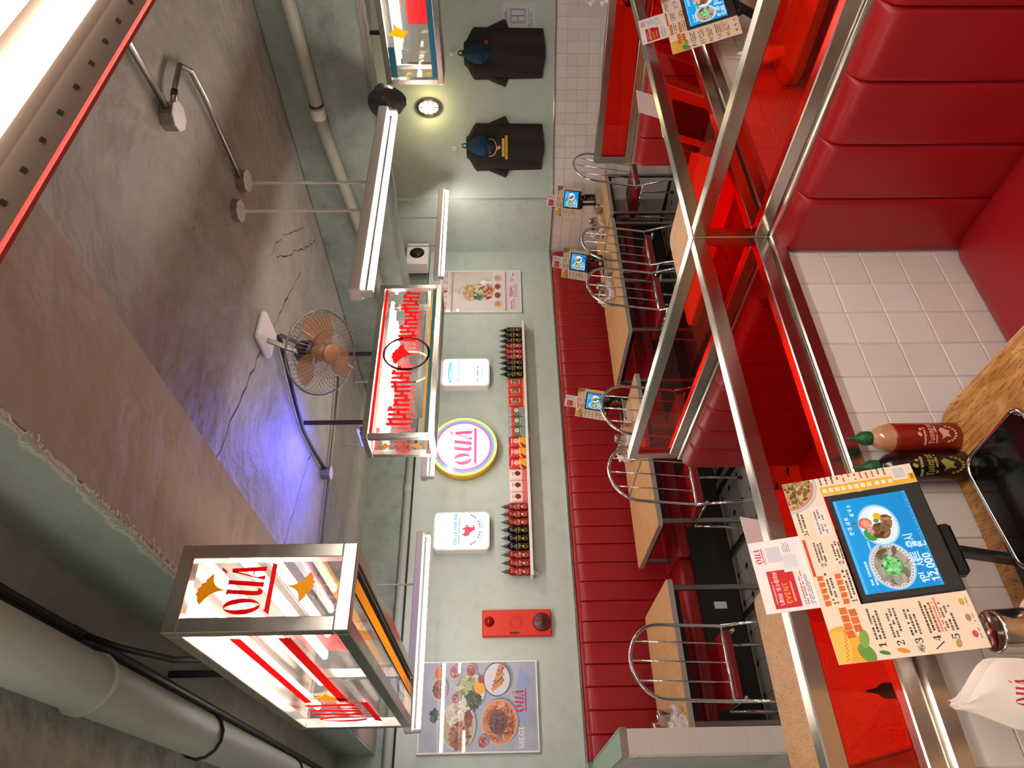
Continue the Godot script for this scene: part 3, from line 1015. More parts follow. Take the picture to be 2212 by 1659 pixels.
func table(label: String, w: float, d: float, at: Vector3, height: float, r := 0.05, group := "", wood: Material = null, pedestal := false) -> Node3D:
	var t := thing("dining_table", label, "table", at, 0.0, group)
	var s := st()
	prism(s, rounded(w - 0.008, d - 0.008, r, 6), -0.03, 0.0, flat(height))
	obj("tabletop", s, wood if wood else M.oak, t)
	s = st()
	for k in 3: prism(s, rounded(w, d, r, 6), -0.034 + k * 0.0118, -0.026 + k * 0.0118, flat(height - 0.0005))
	prism(s, rounded(w - 0.005, d - 0.005, r, 6), -0.033, -0.003, flat(height))
	obj("edge_band", s, M.band, t)
	if pedestal:
		s = st(true)
		lathe(s, [Vector2(0, 0), Vector2(0.17, 0), Vector2(0.17, 0.012), Vector2(0.03, 0.03), Vector2(0.03, height - 0.033), Vector2(0, height - 0.033)], 24)
		obj("pedestal", s, M.dark_metal, t)
		return t
	for sx in [-1, 1]:
		for sz in [-1, 1]:
			s = st()
			box(s, Vector3(sx * (w / 2 - 0.05), (height - 0.03) / 2, sz * (d / 2 - 0.05)), Vector3(0.032, height - 0.03, 0.032), 0.004)
			obj("leg", s, M.satin, t)
		s = st()
		bar(s, Vector3(sx * (w / 2 - 0.05), 0.04, -d / 2 + 0.06), Vector3(sx * (w / 2 - 0.05), 0.04, d / 2 - 0.06), 0.025, 0.025)
		obj("foot_bar", s, M.dark_metal, t)
	s = st()
	span(s, Vector3(-w / 2 + 0.05, height - 0.075, -d / 2 + 0.05), Vector3(w / 2 - 0.05, height - 0.033, d / 2 - 0.05))
	obj("apron", s, M.black, t)
	return t

func chair_proto() -> Node3D:
	var t := thing("dining_chair", "", "chair", Vector3.ZERO, 0.0, "chrome hoop-back chairs along the banquette tables")
	var s := st(true)
	var hoop := [Vector3(-0.205, 0.5, 0.0)]
	for i in 5: hoop.append(Vector3(-0.205 + 0.004 * i / 4.0, lerpf(0.52, 0.88, i / 4.0), lerpf(0.003, 0.062, i / 4.0)))
	for i in range(1, 20):
		var a := PI - PI * i / 20.0
		hoop.append(Vector3(cos(a) * 0.201, 0.88 + sin(a) * 0.19, 0.062 + sin(a) * 0.03))
	for i in 5: hoop.append(Vector3(0.205 - 0.004 * (4 - i) / 4.0, lerpf(0.88, 0.52, i / 4.0), lerpf(0.062, 0.003, i / 4.0)))
	hoop.append(Vector3(0.205, 0.5, 0.0))
	tube(s, hoop, 0.0105, 10)
	obj("back_hoop", s, M.chrome, t)
	for x in [-0.105, 0.0, 0.105]:
		s = st(true)
		var yt: float = 0.88 + sqrt(1.0 - pow(x / 0.201, 2)) * 0.185
		tube(s, [Vector3(x, 0.5, 0.0), Vector3(x, 0.7, 0.033), Vector3(x, yt, 0.062 + (yt - 0.88) * 0.15)], 0.0048, 8)
		obj("spindle", s, M.chrome, t)
	s = st(true)
	tube(s, [Vector3(-0.205, 0.5, 0), Vector3(0.205, 0.5, 0)], 0.009, 8)
	obj("back_rail", s, M.chrome, t)
	s = st(true)
	cushion(s, Vector3(-0.195, 0.435, -0.41), Vector3(0.195, 0.492, -0.015), 0.026)
	obj("seat", s, M.leather_dark, t)
	s = st(true)
	tube(s, [Vector3(-0.185, 0.428, 0.0), Vector3(-0.185, 0.428, -0.38), Vector3(-0.15, 0.428, -0.41), Vector3(0.15, 0.428, -0.41), Vector3(0.185, 0.428, -0.38), Vector3(0.185, 0.428, 0.0)], 0.0095, 8)
	obj("seat_frame", s, M.chrome, t)
	for sx in [-1, 1]:
		s = st(true)
		tube(s, [Vector3(sx * 0.205, 0.505, 0.0), Vector3(sx * 0.214, 0.3, 0.05), Vector3(sx * 0.226, 0.012, 0.14)], 0.0105, 10)
		obj("leg", s, M.chrome, t)
		s = st(true)
		tube(s, [Vector3(sx * 0.19, 0.43, -0.375), Vector3(sx * 0.2, 0.012, -0.4)], 0.0105, 10)
		obj("leg", s, M.chrome, t)
		for z in [[0.226, 0.14], [0.2, -0.4]]:
			s = st(true)
			lathe(s, [Vector2(0, 0), Vector2(0.014, 0), Vector2(0.014, 0.02), Vector2(0, 0.02)], 10, Vector3(sx * z[0], 0.0, z[1]))
			obj("foot_cap", s, M.black, t)
	return t

func bottle(label: String, red: bool, group: String, clear_top := false) -> Node3D:
	var t := thing("sauce_bottle", label, "bottle", Vector3.ZERO, 0.0, group)
	var s := st(true)
	if clear_top:
		lathe(s, [Vector2(0, 0.0), Vector2(0.03, 0.0), Vector2(0.034, 0.005), Vector2(0.034, 0.14), Vector2(0.033, 0.152), Vector2(0.0, 0.153)], 32)
		obj("body", s, M.label_red, t)
		s = st(true)
		lathe(s, [Vector2(0.0332, 0.151), Vector2(0.031, 0.163), Vector2(0.025, 0.178), Vector2(0.017, 0.188), Vector2(0.0135, 0.194), Vector2(0.0135, 0.2)], 32)
		obj("shoulder", s, M.peach, t)
	else:
		lathe(s, [Vector2(0, 0.0), Vector2(0.03, 0.0), Vector2(0.034, 0.005), Vector2(0.034, 0.148), Vector2(0.0325, 0.16), Vector2(0.026, 0.176), Vector2(0.017, 0.188), Vector2(0.0135, 0.194), Vector2(0.0135, 0.2)], 32)
		obj("body", s, M.label_red if red else M.label_black, t)
	s = st(true)
	lathe(s, [Vector2(0.0, 0.194), Vector2(0.0158, 0.194), Vector2(0.0165, 0.197), Vector2(0.016, 0.212), Vector2(0.013, 0.218), Vector2(0.007, 0.226), Vector2(0.0045, 0.236), Vector2(0.0024, 0.25), Vector2(0, 0.251)], 20)
	obj("nozzle_cap", s, M.green_cap if clear_top else M.grey_cap, t)
	return t

func tablet(label: String, c: Vector3, yaw: float, tilt: float, roll: float, foot: float, blank_screen := false) -> Node3D:
	var t := thing("menu_tablet", label, "tablet", Vector3(c.x, foot, c.z), 0.0, "ordering tablets framed by printed boards")
	var b := Basis(Vector3.UP, yaw) * Basis(Vector3.RIGHT, -tilt) * Basis(Vector3.BACK, roll)
	var xf := Transform3D(b, Vector3(0, c.y - foot, 0))
	var w := 0.36
	var hh := 0.25
	var s := st()
	# a printed board cut round the tablet: strip, left column and right column in one sheet
	var cut := PackedVector2Array([Vector2(-w / 2, -hh / 2), Vector2(-w / 2, hh / 2), Vector2(w / 2, hh / 2), Vector2(w / 2, -hh / 2), Vector2(0.139, -hh / 2), Vector2(0.139, hh / 2 - 0.07), Vector2(-0.081, hh / 2 - 0.07), Vector2(-0.081, -hh / 2)])
	prism(s, cut, -0.003, -0.0004, xf)
	var board := obj("board", s, M.paper_white, t)
	s = st()
	var idx := Geometry2D.triangulate_polygon(cut)
	for i in range(0, idx.size(), 3):
		var q := [cut[idx[i]], cut[idx[i + 1]], cut[idx[i + 2]]]
		if (q[1] - q[0]).cross(q[2] - q[0]) > 0.0: q = [q[0], q[2], q[1]]
		for p in q:
			s.set_uv(Vector2(p.x / w + 0.5, 0.5 - p.y / hh))
			s.add_vertex(xf * Vector3(p.x, p.y, 0))
	obj("print", s, M.board, board)
	s = st()
	box(s, xf * Vector3(0.029, -0.038, -0.004), Vector3(0.218, 0.176, 0.011), 0.003, b)
	var bz := obj("bezel", s, M.dark_bezel, t)
	obj("screen", face(0.19, 0.136, xf * X(0.029, -0.026, 0.0022)), M.screen, bz)
	# the event card clipped above the board
	s = st()
	box(s, xf * Vector3(-0.005, 0.174, -0.004), Vector3(0.143, 0.1, 0.0012), 0.0, b)
	var card := obj("event_card", s, M.paper, t)
	obj("print", face(0.141, 0.098, xf * X(-0.005, 0.174, -0.0032)), M.event, card)
	# stand: cross bar, neck and foot plate
	s = st()
	box(s, xf * Vector3(0.0, -0.137, -0.02), Vector3(0.1, 0.026, 0.03), 0.006, b)
	obj("hinge_bar", s, M.black, t)
	s = st()
	bar(s, xf * Vector3(0, -0.14, -0.022), Vector3(0, 0.012, -0.03), 0.03, 0.014, 0.003)
	obj("neck", s, M.black, t)
	s = st()
	box(s, Vector3(0, 0.006, -0.02), Vector3(0.11, 0.012, 0.1), 0.004)
	obj("foot_plate", s, M.black, t)
	return t

func batten(label: String, x0: float, x1: float, y: float, z: float, rods: Array, top: float, e: float) -> Node3D:
	var t := thing("batten_light", label, "light", Vector3((x0 + x1) / 2, y, z), 0.0, "white batten tube lights on hanging rods")
	var L := x1 - x0
	var s := st()
	box(s, Vector3(0, 0.058, 0), Vector3(L, 0.052, 0.07), 0.006)
	obj("housing", s, M.white_metal, t)
	s = st()
	for sx in [-1, 1]: box(s, Vector3(sx * (L / 2 - 0.012), 0.012, 0), Vector3(0.022, 0.05, 0.03), 0.004)
	obj("tube_holder", s, M.tube_cap, t)
	s = st(true)
	tube(s, [Vector3(-L / 2 + 0.024, 0, 0), Vector3(L / 2 - 0.024, 0, 0)], 0.0135, 12)
	obj("tube", s, M.tube, t)
	for x in rods:
		s = st(true)
		tube(s, [Vector3(x - (x0 + x1) / 2, 0.084, 0), Vector3(x - (x0 + x1) / 2, top - y, 0)], 0.007, 8)
		obj("rod", s, M.white_metal, t)
	# the bare tube shines down and to both sides
	area(Vector3((x0 + x1) / 2, y - 0.016, z), L - 0.06, 0.024, e * 0.4, WARM)
	area(Vector3((x0 + x1) / 2, y, z - 0.016), L - 0.06, 0.024, e * 0.4, WARM, Basis.IDENTITY)
	area(Vector3((x0 + x1) / 2, y, z + 0.016), L - 0.06, 0.024, e * 0.4, WARM, Basis(Vector3.UP, PI))
	return t

# hanging glazed sign box: steel frame, five panes, two tubes inside, lettering on the glass
func sign_box(label: String, lo: Vector3, hi: Vector3, along_x: bool, rods: Array, e: float) -> Node3D:
	var c := (lo + hi) / 2
	var t := thing("sign_box", label, "sign", Vector3(c.x, lo.y, c.z), 0.0, "glazed steel sign boxes hung from the ceiling")
	var a := lo - Vector3(c.x, lo.y, c.z)
	var b := hi - Vector3(c.x, lo.y, c.z)
	var f := 0.034
	var s: SurfaceTool
	for x in [a.x + f / 2, b.x - f / 2]:
		for z in [a.z + f / 2, b.z - f / 2]:
			s = st()
			box(s, Vector3(x, (a.y + b.y) / 2, z), Vector3(f, b.y - a.y - 2 * f, f), 0.002)
			obj("upright", s, M.steel, t)
	for y in [a.y + f / 2, b.y - f / 2]:
		for x in [a.x + f / 2, b.x - f / 2]:
			s = st()
			box(s, Vector3(x, y, 0), Vector3(f, f, b.z - a.z - 2 * f), 0.002)
			obj("rail", s, M.steel, t)
		for z in [a.z + f / 2, b.z - f / 2]:
			s = st()
			box(s, Vector3(0, y, z), Vector3(b.x - a.x, f, f), 0.002)
			obj("rail", s, M.steel, t)
	# panes set inside the frame
	var g := 0.004
	for q in [[Vector3(a.x + 0.014, f, a.z + f), Vector3(a.x + 0.014 + g, b.y - f, b.z - f)], [Vector3(b.x - 0.014 - g, f, a.z + f), Vector3(b.x - 0.014, b.y - f, b.z - f)], [Vector3(a.x + f, f, b.z - 0.014 - g), Vector3(b.x - f, b.y - f, b.z - 0.014)], [Vector3(a.x + f, f, a.z + 0.014), Vector3(b.x - f, b.y - f, a.z + 0.014 + g)], [Vector3(a.x + f, 0.012, a.z + f), Vector3(b.x - f, 0.012 + g, b.z - f)]]:
		var m: Vector3 = (q[0] + q[1]) / 2
		var sz: Vector3 = q[1] - q[0]
		s = st()
		# one skin per pane
		if sz.x < 0.01: quad(s, Vector3(m.x, q[0].y, q[0].z), Vector3(m.x, q[1].y, q[0].z), Vector3(m.x, q[1].y, q[1].z), Vector3(m.x, q[0].y, q[1].z), Vector3(0, m.y, 0))
		elif sz.y < 0.01: quad(s, Vector3(q[0].x, m.y, q[0].z), Vector3(q[1].x, m.y, q[0].z), Vector3(q[1].x, m.y, q[1].z), Vector3(q[0].x, m.y, q[1].z), Vector3(0, 0.2, 0))
		else: quad(s, Vector3(q[0].x, q[0].y, m.z), Vector3(q[1].x, q[0].y, m.z), Vector3(q[1].x, q[1].y, m.z), Vector3(q[0].x, q[1].y, m.z), Vector3(0, m.y, 0))
		obj("pane", s, M.glass, t)
	s = st()
	span(s, Vector3(a.x + 0.004, b.y - 0.012, a.z + 0.004), Vector3(b.x - 0.004, b.y - 0.006, b.z - 0.004))
	obj("lid", s, M.satin, t)
	# tubes
	for k in [-1, 1]:
		s = st(true)
		var off: float = (0.045 if along_x else 0.042) * k
		var y := b.y - 0.085
		if along_x: tube(s, [Vector3(a.x + 0.12, y, off), Vector3(b.x - 0.1, y, off)], 0.0125, 12)
		else: tube(s, [Vector3(off, y, a.z + 0.1), Vector3(off, y, b.z - 0.12)], 0.0125, 12)
		obj("tube", s, M.tube, t)
		var p := Vector3(c.x, lo.y + y - 0.016, c.z + off) if along_x else Vector3(c.x + off, lo.y + y - 0.016, c.z)
		area(p, (b.x - a.x - 0.24) if along_x else 0.024, 0.024 if along_x else (b.z - a.z - 0.24), e, WARM)
	for r in rods:
		s = st()
		box(s, Vector3(r.x - c.x, (r.y - lo.y + b.y) / 2, r.z - c.z), Vector3(0.022, r.y - lo.y - b.y, 0.022), 0.002)
		obj("hanging_rod", s, M.dark_metal, t)
	return t

# flat cut-outs stuck on a pane: polygons in the plane of a transform
func decal(called: String, polys: Array, m: Material, parent: Node, xf: Transform3D) -> void:
	var s := st()
	for p in polys: prism(s, p, 0.0, 0.0008, xf)
	obj(called, s, m, parent)

func bars_of_print(n: int, w: float, hh: float) -> Array:
	var o := []
	var x := 0.0
	var step := w / n
	for i in n:
		var tall := hh * (1.0 if (i / 4) % 2 == 0 else 0.78) * rng.randf_range(0.92, 1.0)
		var lo := 0.0 if i % 4 != 2 else hh * 0.1
		o.append(PackedVector2Array([Vector2(x, lo), Vector2(x + step * 0.52, lo), Vector2(x + step * 0.56, tall), Vector2(x + step * 0.04, tall)]))
		var y0: float = tall * [0.72, 0.1, 0.42, 0.8][i % 4]
		o.append(PackedVector2Array([Vector2(x + step * 0.5, y0), Vector2(x + step * 1.02, y0 + hh * 0.02), Vector2(x + step * 1.02, y0 + hh * 0.17), Vector2(x + step * 0.5, y0 + hh * 0.15)]))
		x += step
	return o

func shirt(label: String, xf: Transform3D, printed: bool) -> Node3D:
	var t := thing("tshirt", label, "shirt", xf.origin, 0.0, "dark tops hung on the wall")
	t.basis = xf.basis
	# outline measured from the collar: y down
	var bodyw := func(v: float) -> float: return lerpf(0.1, 0.235, smoothstep(0.0, 0.14, v)) if v < 0.14 else lerpf(0.235, 0.222, v)
	var s := st(true)
	sheet(s, 22, 30, func(u: float, v: float) -> Vector3:
		var k: float = bodyw.call(v)
		var x: float = (u - 0.5) * 2.0 * k
		var fold := 0.010 * sin(x * 34.0 + v * 3.0) * v + 0.008 * sin(x * 17.0 - v * 6.0 + 1.0)
		var z := 0.052 * pow(maxf(0.0, 1.0 - pow(absf(2 * u - 1), 4.0)), 0.5) + fold * (1.0 - pow(absf(2 * u - 1), 6.0)) + 0.004
		return Vector3(x, -v * 0.78 + 0.012 * cos(u * 6.0) * v, maxf(0.003, z)))
	obj("torso", s, M.cloth, t)
	for sx in [-1.0, 1.0]:
		s = st(true)
		sheet(s, 10, 12, func(u: float, v: float) -> Vector3:
			var top := Vector3(0.165, -0.055, 0)
			var out := Vector3(0.3, -0.40, 0)
			var inn := Vector3(0.205, -0.445, 0)
			var root := Vector3(0.2, -0.2, 0)
			var p := top.lerp(out, v).lerp(root.lerp(inn, v), u)
			return Vector3(p.x * sx, p.y, 0.004 + 0.036 * sqrt(maxf(0.0, sin(PI * clampf(u, 0.02, 0.98)))) + 0.006 * sin(v * 9.0 + u * 4.0)))
		obj("sleeve", s, M.cloth, t)
	if printed:
		var P := func(poly: PackedVector2Array) -> Array: return [poly]
		decal("chest_print", [ring(0.0, -0.24, 0.088, 0.07, 0.008, PI * 0.94, PI * 2.06)], M.print_cream, t, Transform3D(Basis.IDENTITY, Vector3(0, 0, 0.062)))
		decal("chest_print", [placed(wing(), Vector2(0.0, -0.335), 0.055, -PI / 2)], M.gold, t, Transform3D(Basis.IDENTITY, Vector3(0, 0, 0.064)))
		decal("chest_print", [PackedVector2Array([Vector2(-0.088, -0.36), Vector2(0.088, -0.36), Vector2(0.088, -0.386), Vector2(-0.088, -0.386)])], M.gold, t, Transform3D(Basis.IDENTITY, Vector3(0, 0, 0.064)))
		decal("chest_print", [PackedVector2Array([Vector2(-0.115, -0.392), Vector2(0.115, -0.392), Vector2(0.115, -0.42), Vector2(-0.115, -0.42)])], M.print_amber, t, Transform3D(Basis.IDENTITY, Vector3(0, 0, 0.063)))
		decal("chest_print", [PackedVector2Array([Vector2(-0.06, -0.21), Vector2(0.06, -0.21), Vector2(0.06, -0.25), Vector2(-0.06, -0.25)])], M.print_red, t, Transform3D(Basis.IDENTITY, Vector3(0, 0, 0.062)))
	else:
		decal("chest_print", [PackedVector2Array([Vector2(0.08, -0.2), Vector2(0.115, -0.2), Vector2(0.115, -0.235), Vector2(0.08, -0.235)])], M.print_red, t, Transform3D(Basis.IDENTITY, Vector3(0, 0, 0.06)))
	return t

func cap(label: String, xf: Transform3D) -> void:
	var t := thing("baseball_cap", label, "cap", xf.origin, 0.0, "dark blue caps hung over the shirts")
	t.basis = xf.basis
	var s := st(true)
	sheet(s, 20, 12, func(u: float, v: float) -> Vector3:
		var a := PI * u
		var k := sin(PI * (0.06 + 0.5 * v)) * 0.098
		return Vector3(-cos(a) * k, -0.02 - 0.2 * v, 0.004 + sin(a) * k * 0.85 + 0.003 * sin(u * 19.0)))
	obj("crown", s, M.cap_cloth, t)
	s = st(true)
	sheet(s, 16, 6, func(u: float, v: float) -> Vector3:
		var x := (u - 0.5) * 2.0
		return Vector3(x * 0.094 * (1.0 - 0.25 * v * v), -0.21 - v * 0.085 * (1.0 - x * x * 0.55), 0.012 + (1.0 - x * x) * 0.066 - v * 0.006))
	obj("brim", s, M.cap_cloth, t)
	s = st(true)
	tube(s, [Vector3(-0.022, -0.022, 0.012), Vector3(-0.012, 0.012, 0.02), Vector3(0.012, 0.014, 0.02), Vector3(0.024, -0.02, 0.012)], 0.006, 8)
	obj("strap", s, M.black, t)

func fan() -> void:
	var t := thing("ceiling_fan", "old ceiling-mounted oscillating fan with wire cage and translucent brown blades", "fan", Vector3(2.2, 2.98, -2.68))
	var s := st()
	box(s, Vector3(0.02, -0.02, 0.03), Vector3(0.17, 0.04, 0.2), 0.015)
	obj("mount_plate", s, M.white_metal, t)
	var hub := Vector3(-0.06, -0.3, -0.02)
	var ax := Vector3(-0.42, -0.8, 0.43).normalized()
	var x := ax.cross(Vector3(0.75, 0, 0.66)).normalized()
	var y := ax.cross(x)
	var b := Basis(x, y, ax)
	s = st()
	for k in [-1, 1]: bar(s, Vector3(0.02, -0.03, 0.03) + x * 0.07 * k, hub - ax * 0.11 + x * 0.05 * k, 0.03, 0.008)
	obj("yoke", s, M.satin, t)
	s = st(true)
	lathe(s, [Vector2(0, -0.17), Vector2(0.045, -0.165), Vector2(0.06, -0.14), Vector2(0.06, -0.07), Vector2(0.045, -0.05), Vector2(0, -0.05)], 20, hub, b * Basis(Vector3.RIGHT, PI / 2))
	obj("motor", s, M.dark_metal, t)
	for k in 3:
		s = st(true)
		var a0 := TAU * k / 3.0 + 0.5
		sheet(s, 8, 10, func(u: float, v: float) -> Vector3:
			var rr := lerpf(0.035, 0.185, v)
			var wd := lerpf(0.35, 0.95, sin(PI * clampf(v * 0.8 + 0.12, 0.0, 1.0)))
			var a := a0 + (u - 0.5) * wd * 1.35 + 0.25 * v
			return hub + x * cos(a) * rr + y * sin(a) * rr + ax * ((u - 0.5) * -0.045 + 0.002), hub - ax * 20.0)
		obj("blade", s, M.fan_blade, t)
	s = st(true)
	lathe(s, [Vector2(0.042, -0.03), Vector2(0.042, 0.02), Vector2(0.03, 0.032), Vector2(0, 0.034)], 20, hub, b * Basis(Vector3.RIGHT, PI / 2))
	obj("blade_hub", s, M.fan_hub, t)
	for side in [1.0, -1.0]:
		s = st()
		for i in 54:
			var a := TAU * i / 54.0
			var d := x * cos(a) + y * sin(a)
			tube(s, [hub + d * 0.045 + ax * 0.075 * side, hub + d * 0.13 + ax * 0.07 * side, hub + d * 0.19 + ax * 0.045 * side, hub + d * 0.212], 0.0011, 4)
		tube(s, arc(hub + ax * 0.07 * side, x * 0.12, y * 0.12, 0, TAU * 35 / 36, 35), 0.0014, 4, true)
		obj("front_guard" if side > 0 else "rear_guard", s, M.satin, t)
	s = st(true)
	tube(s, arc(hub, x * 0.213, y * 0.213, 0, TAU * 47 / 48, 47), 0.0045, 8, true)
	obj("guard_rim", s, M.satin, t)
	s = st(true)
	lathe(s, [Vector2(0.05, -0.002), Vector2(0.05, 0.006), Vector2(0.044, 0.011), Vector2(0, 0.013)], 24, hub + ax * 0.074, b * Basis(Vector3.RIGHT, PI / 2))
	obj("badge", s, M.fan_hub, t)

# ---------------------------------------------------------------- the place
func _ready() -> void:
	rng.seed = 7
	var cam := Camera3D.new()
	cam.name = "camera"
	# held sideways: the picture's right is down, its top is the right of the place
	cam.transform = Transform3D(Basis(Vector3(-0.0190187, -0.9997916, 0.0074135), Vector3(0.8124776, -0.0111333, 0.5828861), Vector3(-0.5826821, 0.0171091, 0.8125201)).orthonormalized(), Vector3(0, 1.782, 0))
	cam.fov = 58.8194
	cam.near = 0.02
	add_child(cam)
	cam.current = true
	var env := Environment.new()
	env.background_mode = Environment.BG_COLOR
	env.background_color = Color(0.02, 0.02, 0.02)
	env.tonemap_mode = Environment.TONE_MAPPER_LINEAR
	env.tonemap_exposure = EXPOSURE
	env.sdfgi_enabled = true
	env.ssao_enabled = true
	env.ssil_enabled = true
	var we := WorldEnvironment.new()
	we.name = "environment"
	we.environment = env
	add_child(we)
	materials()
	printed()
	shell()
	partitions()
	furniture()
	signs()
	overhead()
	wall_things()
	table_things()

const EXPOSURE := 2.2
const DIAG := Vector3(0.534, 0, 0.845)
const CORNER := Vector3(5.76, 0, -4.72)
var diag: Transform3D

func printed() -> void:
	var r := RandomNumberGenerator.new()
	r.seed = 11
	M.board = pic_mat(board_print(r).tex(), 0.45)
	M.screen = lit_mat(screen_print(r).tex(), 0.5)
	M.event = pic_mat(event_print(r).tex(), 0.35)
	M.dark_bezel = mat(h("33302f"), 0.35)
	M.poster_food = pic_mat(poster_food(r).tex(), 0.5)
	M.poster_food.clearcoat_enabled = true
	M.poster_food.clearcoat = 1.0
	M.poster_food.clearcoat_roughness = 0.02
	M.poster_noodle = pic_mat(poster_noodle(r).tex(), 0.5)
	M.poster_noodle.clearcoat_enabled = true
	M.poster_noodle.clearcoat = 1.0
	M.poster_noodle.clearcoat_roughness = 0.02
	M.lightbox_a = lit_mat(lightbox_print(0, r).tex(), 0.56)
	M.lightbox_b = lit_mat(lightbox_print(1, r).tex(), 0.56)
	var p := Pic.new(512, 512, Color.WHITE)
	p.oval(256, 256, 256, 256, h("fafa78"))
	p.oval(256, 256, 236, 236, h("7fb8e8"))
	p.oval(256, 256, 218, 218, h("e06aa4"))
	p.oval(256, 256, 202, 202, h("f8fdfe"))
	p.logo(letters(), 92, 318, 132, h("ec4f8c"))
	M.round_sign = lit_mat(p.tex(), 0.58)
	M.label_red = pic_mat(label_print(h("8e1f12"), h("e8b8ae"), r).tex(), 0.18)
	M.label_black = pic_mat(label_print(h("17100e"), h("b0a24c"), r).tex(), 0.15)
	M.peach = glass(h("e8a878"), 0.55, 0.08)
	M.tube_near = glow(Color(1.0, 0.95, 0.88), 2.5)
	M.fan_hub = mat(h("a87850"), 0.4)
	for k in 4: M["pack%d" % k] = pic_mat(pack_print(k, r).tex(), 0.3)
	var np := Pic.new(256, 256, h("f4e6dc"))
	np.logo(letters(), 88, 150, 40, h("c22a3a"))
	M.napkin = pic_mat(np.tex(), 0.85)
	var plan := Pic.new(192, 272, h("c8ccd0"))
	for q in [[50, 60, 100, 130], [60, 70, 40, 50], [60, 130, 40, 52], [104, 70, 40, 112]]:
		for e in [[0, 0, q[2], 3], [0, q[3], q[2], 3], [0, 0, 3, q[3]], [q[2], 0, 3, q[3]]]: plan.rect(q[0] + e[0], q[1] + e[1], e[2], e[3], h("3a3c44"))
	plan.fine(20, 14, 150, 30, 2, h("6a6c74"), r)
	plan.fine(20, 214, 150, 40, 3, h("7a7c84"), r)
	M.plan = pic_mat(plan.tex(), 0.8)

